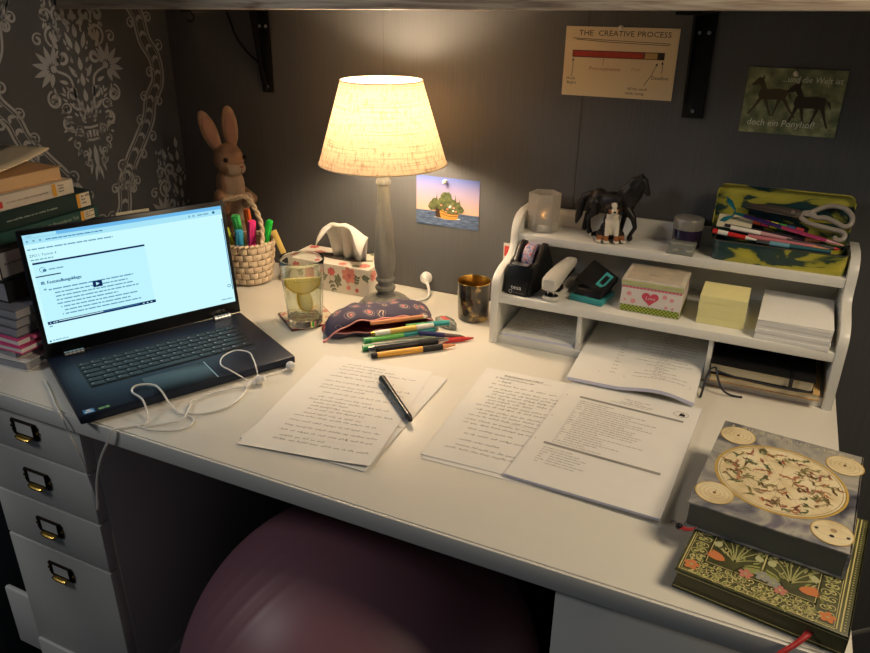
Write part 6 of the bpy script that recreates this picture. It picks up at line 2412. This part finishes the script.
JW, JH = .1715, .2125
j1 = thing('ornate_journal', 'grey-blue journal with a cream star chart, upper of the two at the front corner', 'journal', (.3290, -.6275, .0280), rot=(0, 0, math.radians(-6.2)), group='ornate journals')
JT = .036
b = MB()
b.box2((0, 0, 0), (JW, JH, .0028), MARB, .0012)
b.box2((0, 0, JT - .0028), (JW, JH, JT), MARB, .0012)
b.box2((JW - .0035, 0, 0), (JW, JH, JT), MARB, .0012)
z1 = JT + .0002
cx0, cy0, RX, RY = JW * .5, JH * .485, JW * .425, JH * .335
b.ring((cx0, cy0), RX + .0028, RY + .0028, .0034, RIMY, z=z1 + .0001, n=64)
b.disc((cx0, cy0), RX, RY, CHART, n=64, z=z1 + .0001)
b.ring((cx0, cy0), RX - .003, RY - .003, .0006, INKC[0], z=z1 + .0002, n=64)
for k in range(6):
    a = PI * k / 6
    b.stroke([(cx0 - .95 * RX * math.cos(a), cy0 - .95 * RY * math.sin(a)), (cx0 + .95 * RX * math.cos(a), cy0 + .95 * RY * math.sin(a))], .0003, INKC[4], z=z1 + .0002)
b.ring((cx0, cy0), RX * .55, RY * .55, .0004, INKC[4], z=z1 + .0002, n=48)
rg = random.Random(77)
for k in range(120):            # little curling constellation figures
    r_, a = math.sqrt(rg.uniform(.02, .82)), rg.uniform(0, 2 * PI)
    px, py = cx0 + RX * r_ * math.cos(a), cy0 + RY * r_ * math.sin(a)
    m = rg.choice(INKC)
    a2 = rg.uniform(0, 2 * PI)
    L = rg.uniform(.008, .020)
    P = [(px, py)]
    for i in range(5):
        a2 += rg.uniform(-.9, .9)
        P.append((P[-1][0] + L / 5 * math.cos(a2), P[-1][1] + L / 5 * math.sin(a2)))
    P = [q for q in P if ((q[0] - cx0) / RX) ** 2 + ((q[1] - cy0) / RY) ** 2 < .9]
    if len(P) > 2:
        P = spl2(P, 3)
        b.stroke(P, [.0024 * math.sin(PI * (i + .6) / (len(P) + .4)) + .0005 for i in range(len(P))], m, z=z1 + .0003 + .000004 * k)
        for i in range(1, len(P), 4):
            d = rg.uniform(0, 6)
            b.stroke([P[i], (P[i][0] + .005 * math.cos(d), P[i][1] + .005 * math.sin(d))], [.0014, .0005], m, z=z1 + .0003 + .000004 * k)
for i, (fx, fy) in enumerate(((.135, .845), (.885, .835), (.135, .155), (.875, .13))):
    c_ = (JW * fx, JH * fy)
    b.ring(c_, .0222, .0222, .0012, RIMY, z=z1 + .0004, n=40)
    b.disc(c_, .0212, .0212, CHART, n=40, z=z1 + .0004)
    if i < 3:
        for rr in (.017, .012, .007):
            b.ring(c_, rr, rr, .0004, INKC[4], z=z1 + .0005, n=32)
        b.disc(c_, .0020, .0026, INKC[0], n=10, z=z1 + .0005)
        b.stroke([c_, (c_[0] + .001, c_[1] + .007)], .0006, INKC[0], z=z1 + .0005)
    else:
        b.ring(c_, .018, .008, .0004, INKC[4], z=z1 + .0005, n=32)
        for dx, dy, r_, mm in ((-.016, 0, .002, INK), (.016, -.002, .002, INK), (0, -.007, .0026, INK), (.001, .004, .0035, INKC[4])):
            b.disc((c_[0] + dx, c_[1] + dy), r_, r_, mm, n=12, z=z1 + .0006)
# relief lettering band at the head of the cover (too worn to read)
LETC = pm('cover_letter_relief', (206, 198, 170), .4)
x = JW * .07
rg = random.Random(15)
while x < JW * .93:
    hh = .0075
    for s in range(rg.choice((2, 2, 3))):
        b.stroke([(x + s * .0026, JH - .0145), (x + s * .0026 + rg.choice((0, .0018, -.0014)), JH - .0145 + hh)], .0011, LETC, z=z1 + .0003)
    x += rg.choice((.0085, .0095, .0140))
b.build('cover', j1, smooth=30)
MB().box2((.0025, .0025, .0028), (JW - .0035, JH - .003, JT - .0028), DKPG).build('pages', j1, smooth=0)
b = MB()
P = spline([(.016, .003, .006), (.013, -.004, .0045), (.006, -.007, .003), (-.002, -.005, .001)], 6)
V, F = [], []
for p in P:
    for s in (-.0035, .0035):
        V.append(p + Vector((s * .35, s, s * .2)))
for i in range(len(P) - 1):
    F.append((2 * i, 2 * i + 1, 2 * i + 3, 2 * i + 2))
rb_ = b.add(V, F, RED_RIB).build('ribbon', j1, smooth=60)
m = rb_.modifiers.new('t', 'SOLIDIFY')
m.thickness = .0005
b = MB()
bm = bmesh.new()
bmesh.ops.create_icosphere(bm, subdivisions=3, radius=.0042)
b._bm(bm, pm('bead_black', (20, 20, 26), .2), Matrix.Translation((-.004, -.004, .0005)))
b.tube(spline([(-.006, -.003, .001), (-.011, .001, .002), (-.015, .001, -.002)], 4), .0007, BLACK, 6)
b.build('bead', j1)

# ------------------------------------------------------------------ on the floor
wp = MB()
wp.box((0, 0, 0), (.078, .012, .150), WHITE_PL, .005)
wp = wp.build('plastic_board', loc=(-.8815, -.712, H - .580), rot=(0, 0, 0))
tag(wp, 'white rounded plastic board on the side of the drawer cabinet, near the floor', 'plastic board')
gc = MB().tube(spline([(.530, -.60, -.08), (.560, -.63, -.03), (.575, -.68, -.02), (.568, -.72, -.06), (.560, -.74, -.16), (.555, -.74, -.40), (.56, -.74, -.7365)], 6), .0026, pm('cable_grey', (110, 110, 108), .5), 8)
gc = gc.build('grey_cable', world=True, loc=(.55, -.7, 0))
tag(gc, 'grey cable hanging beside the right edge of the desk', 'cable')
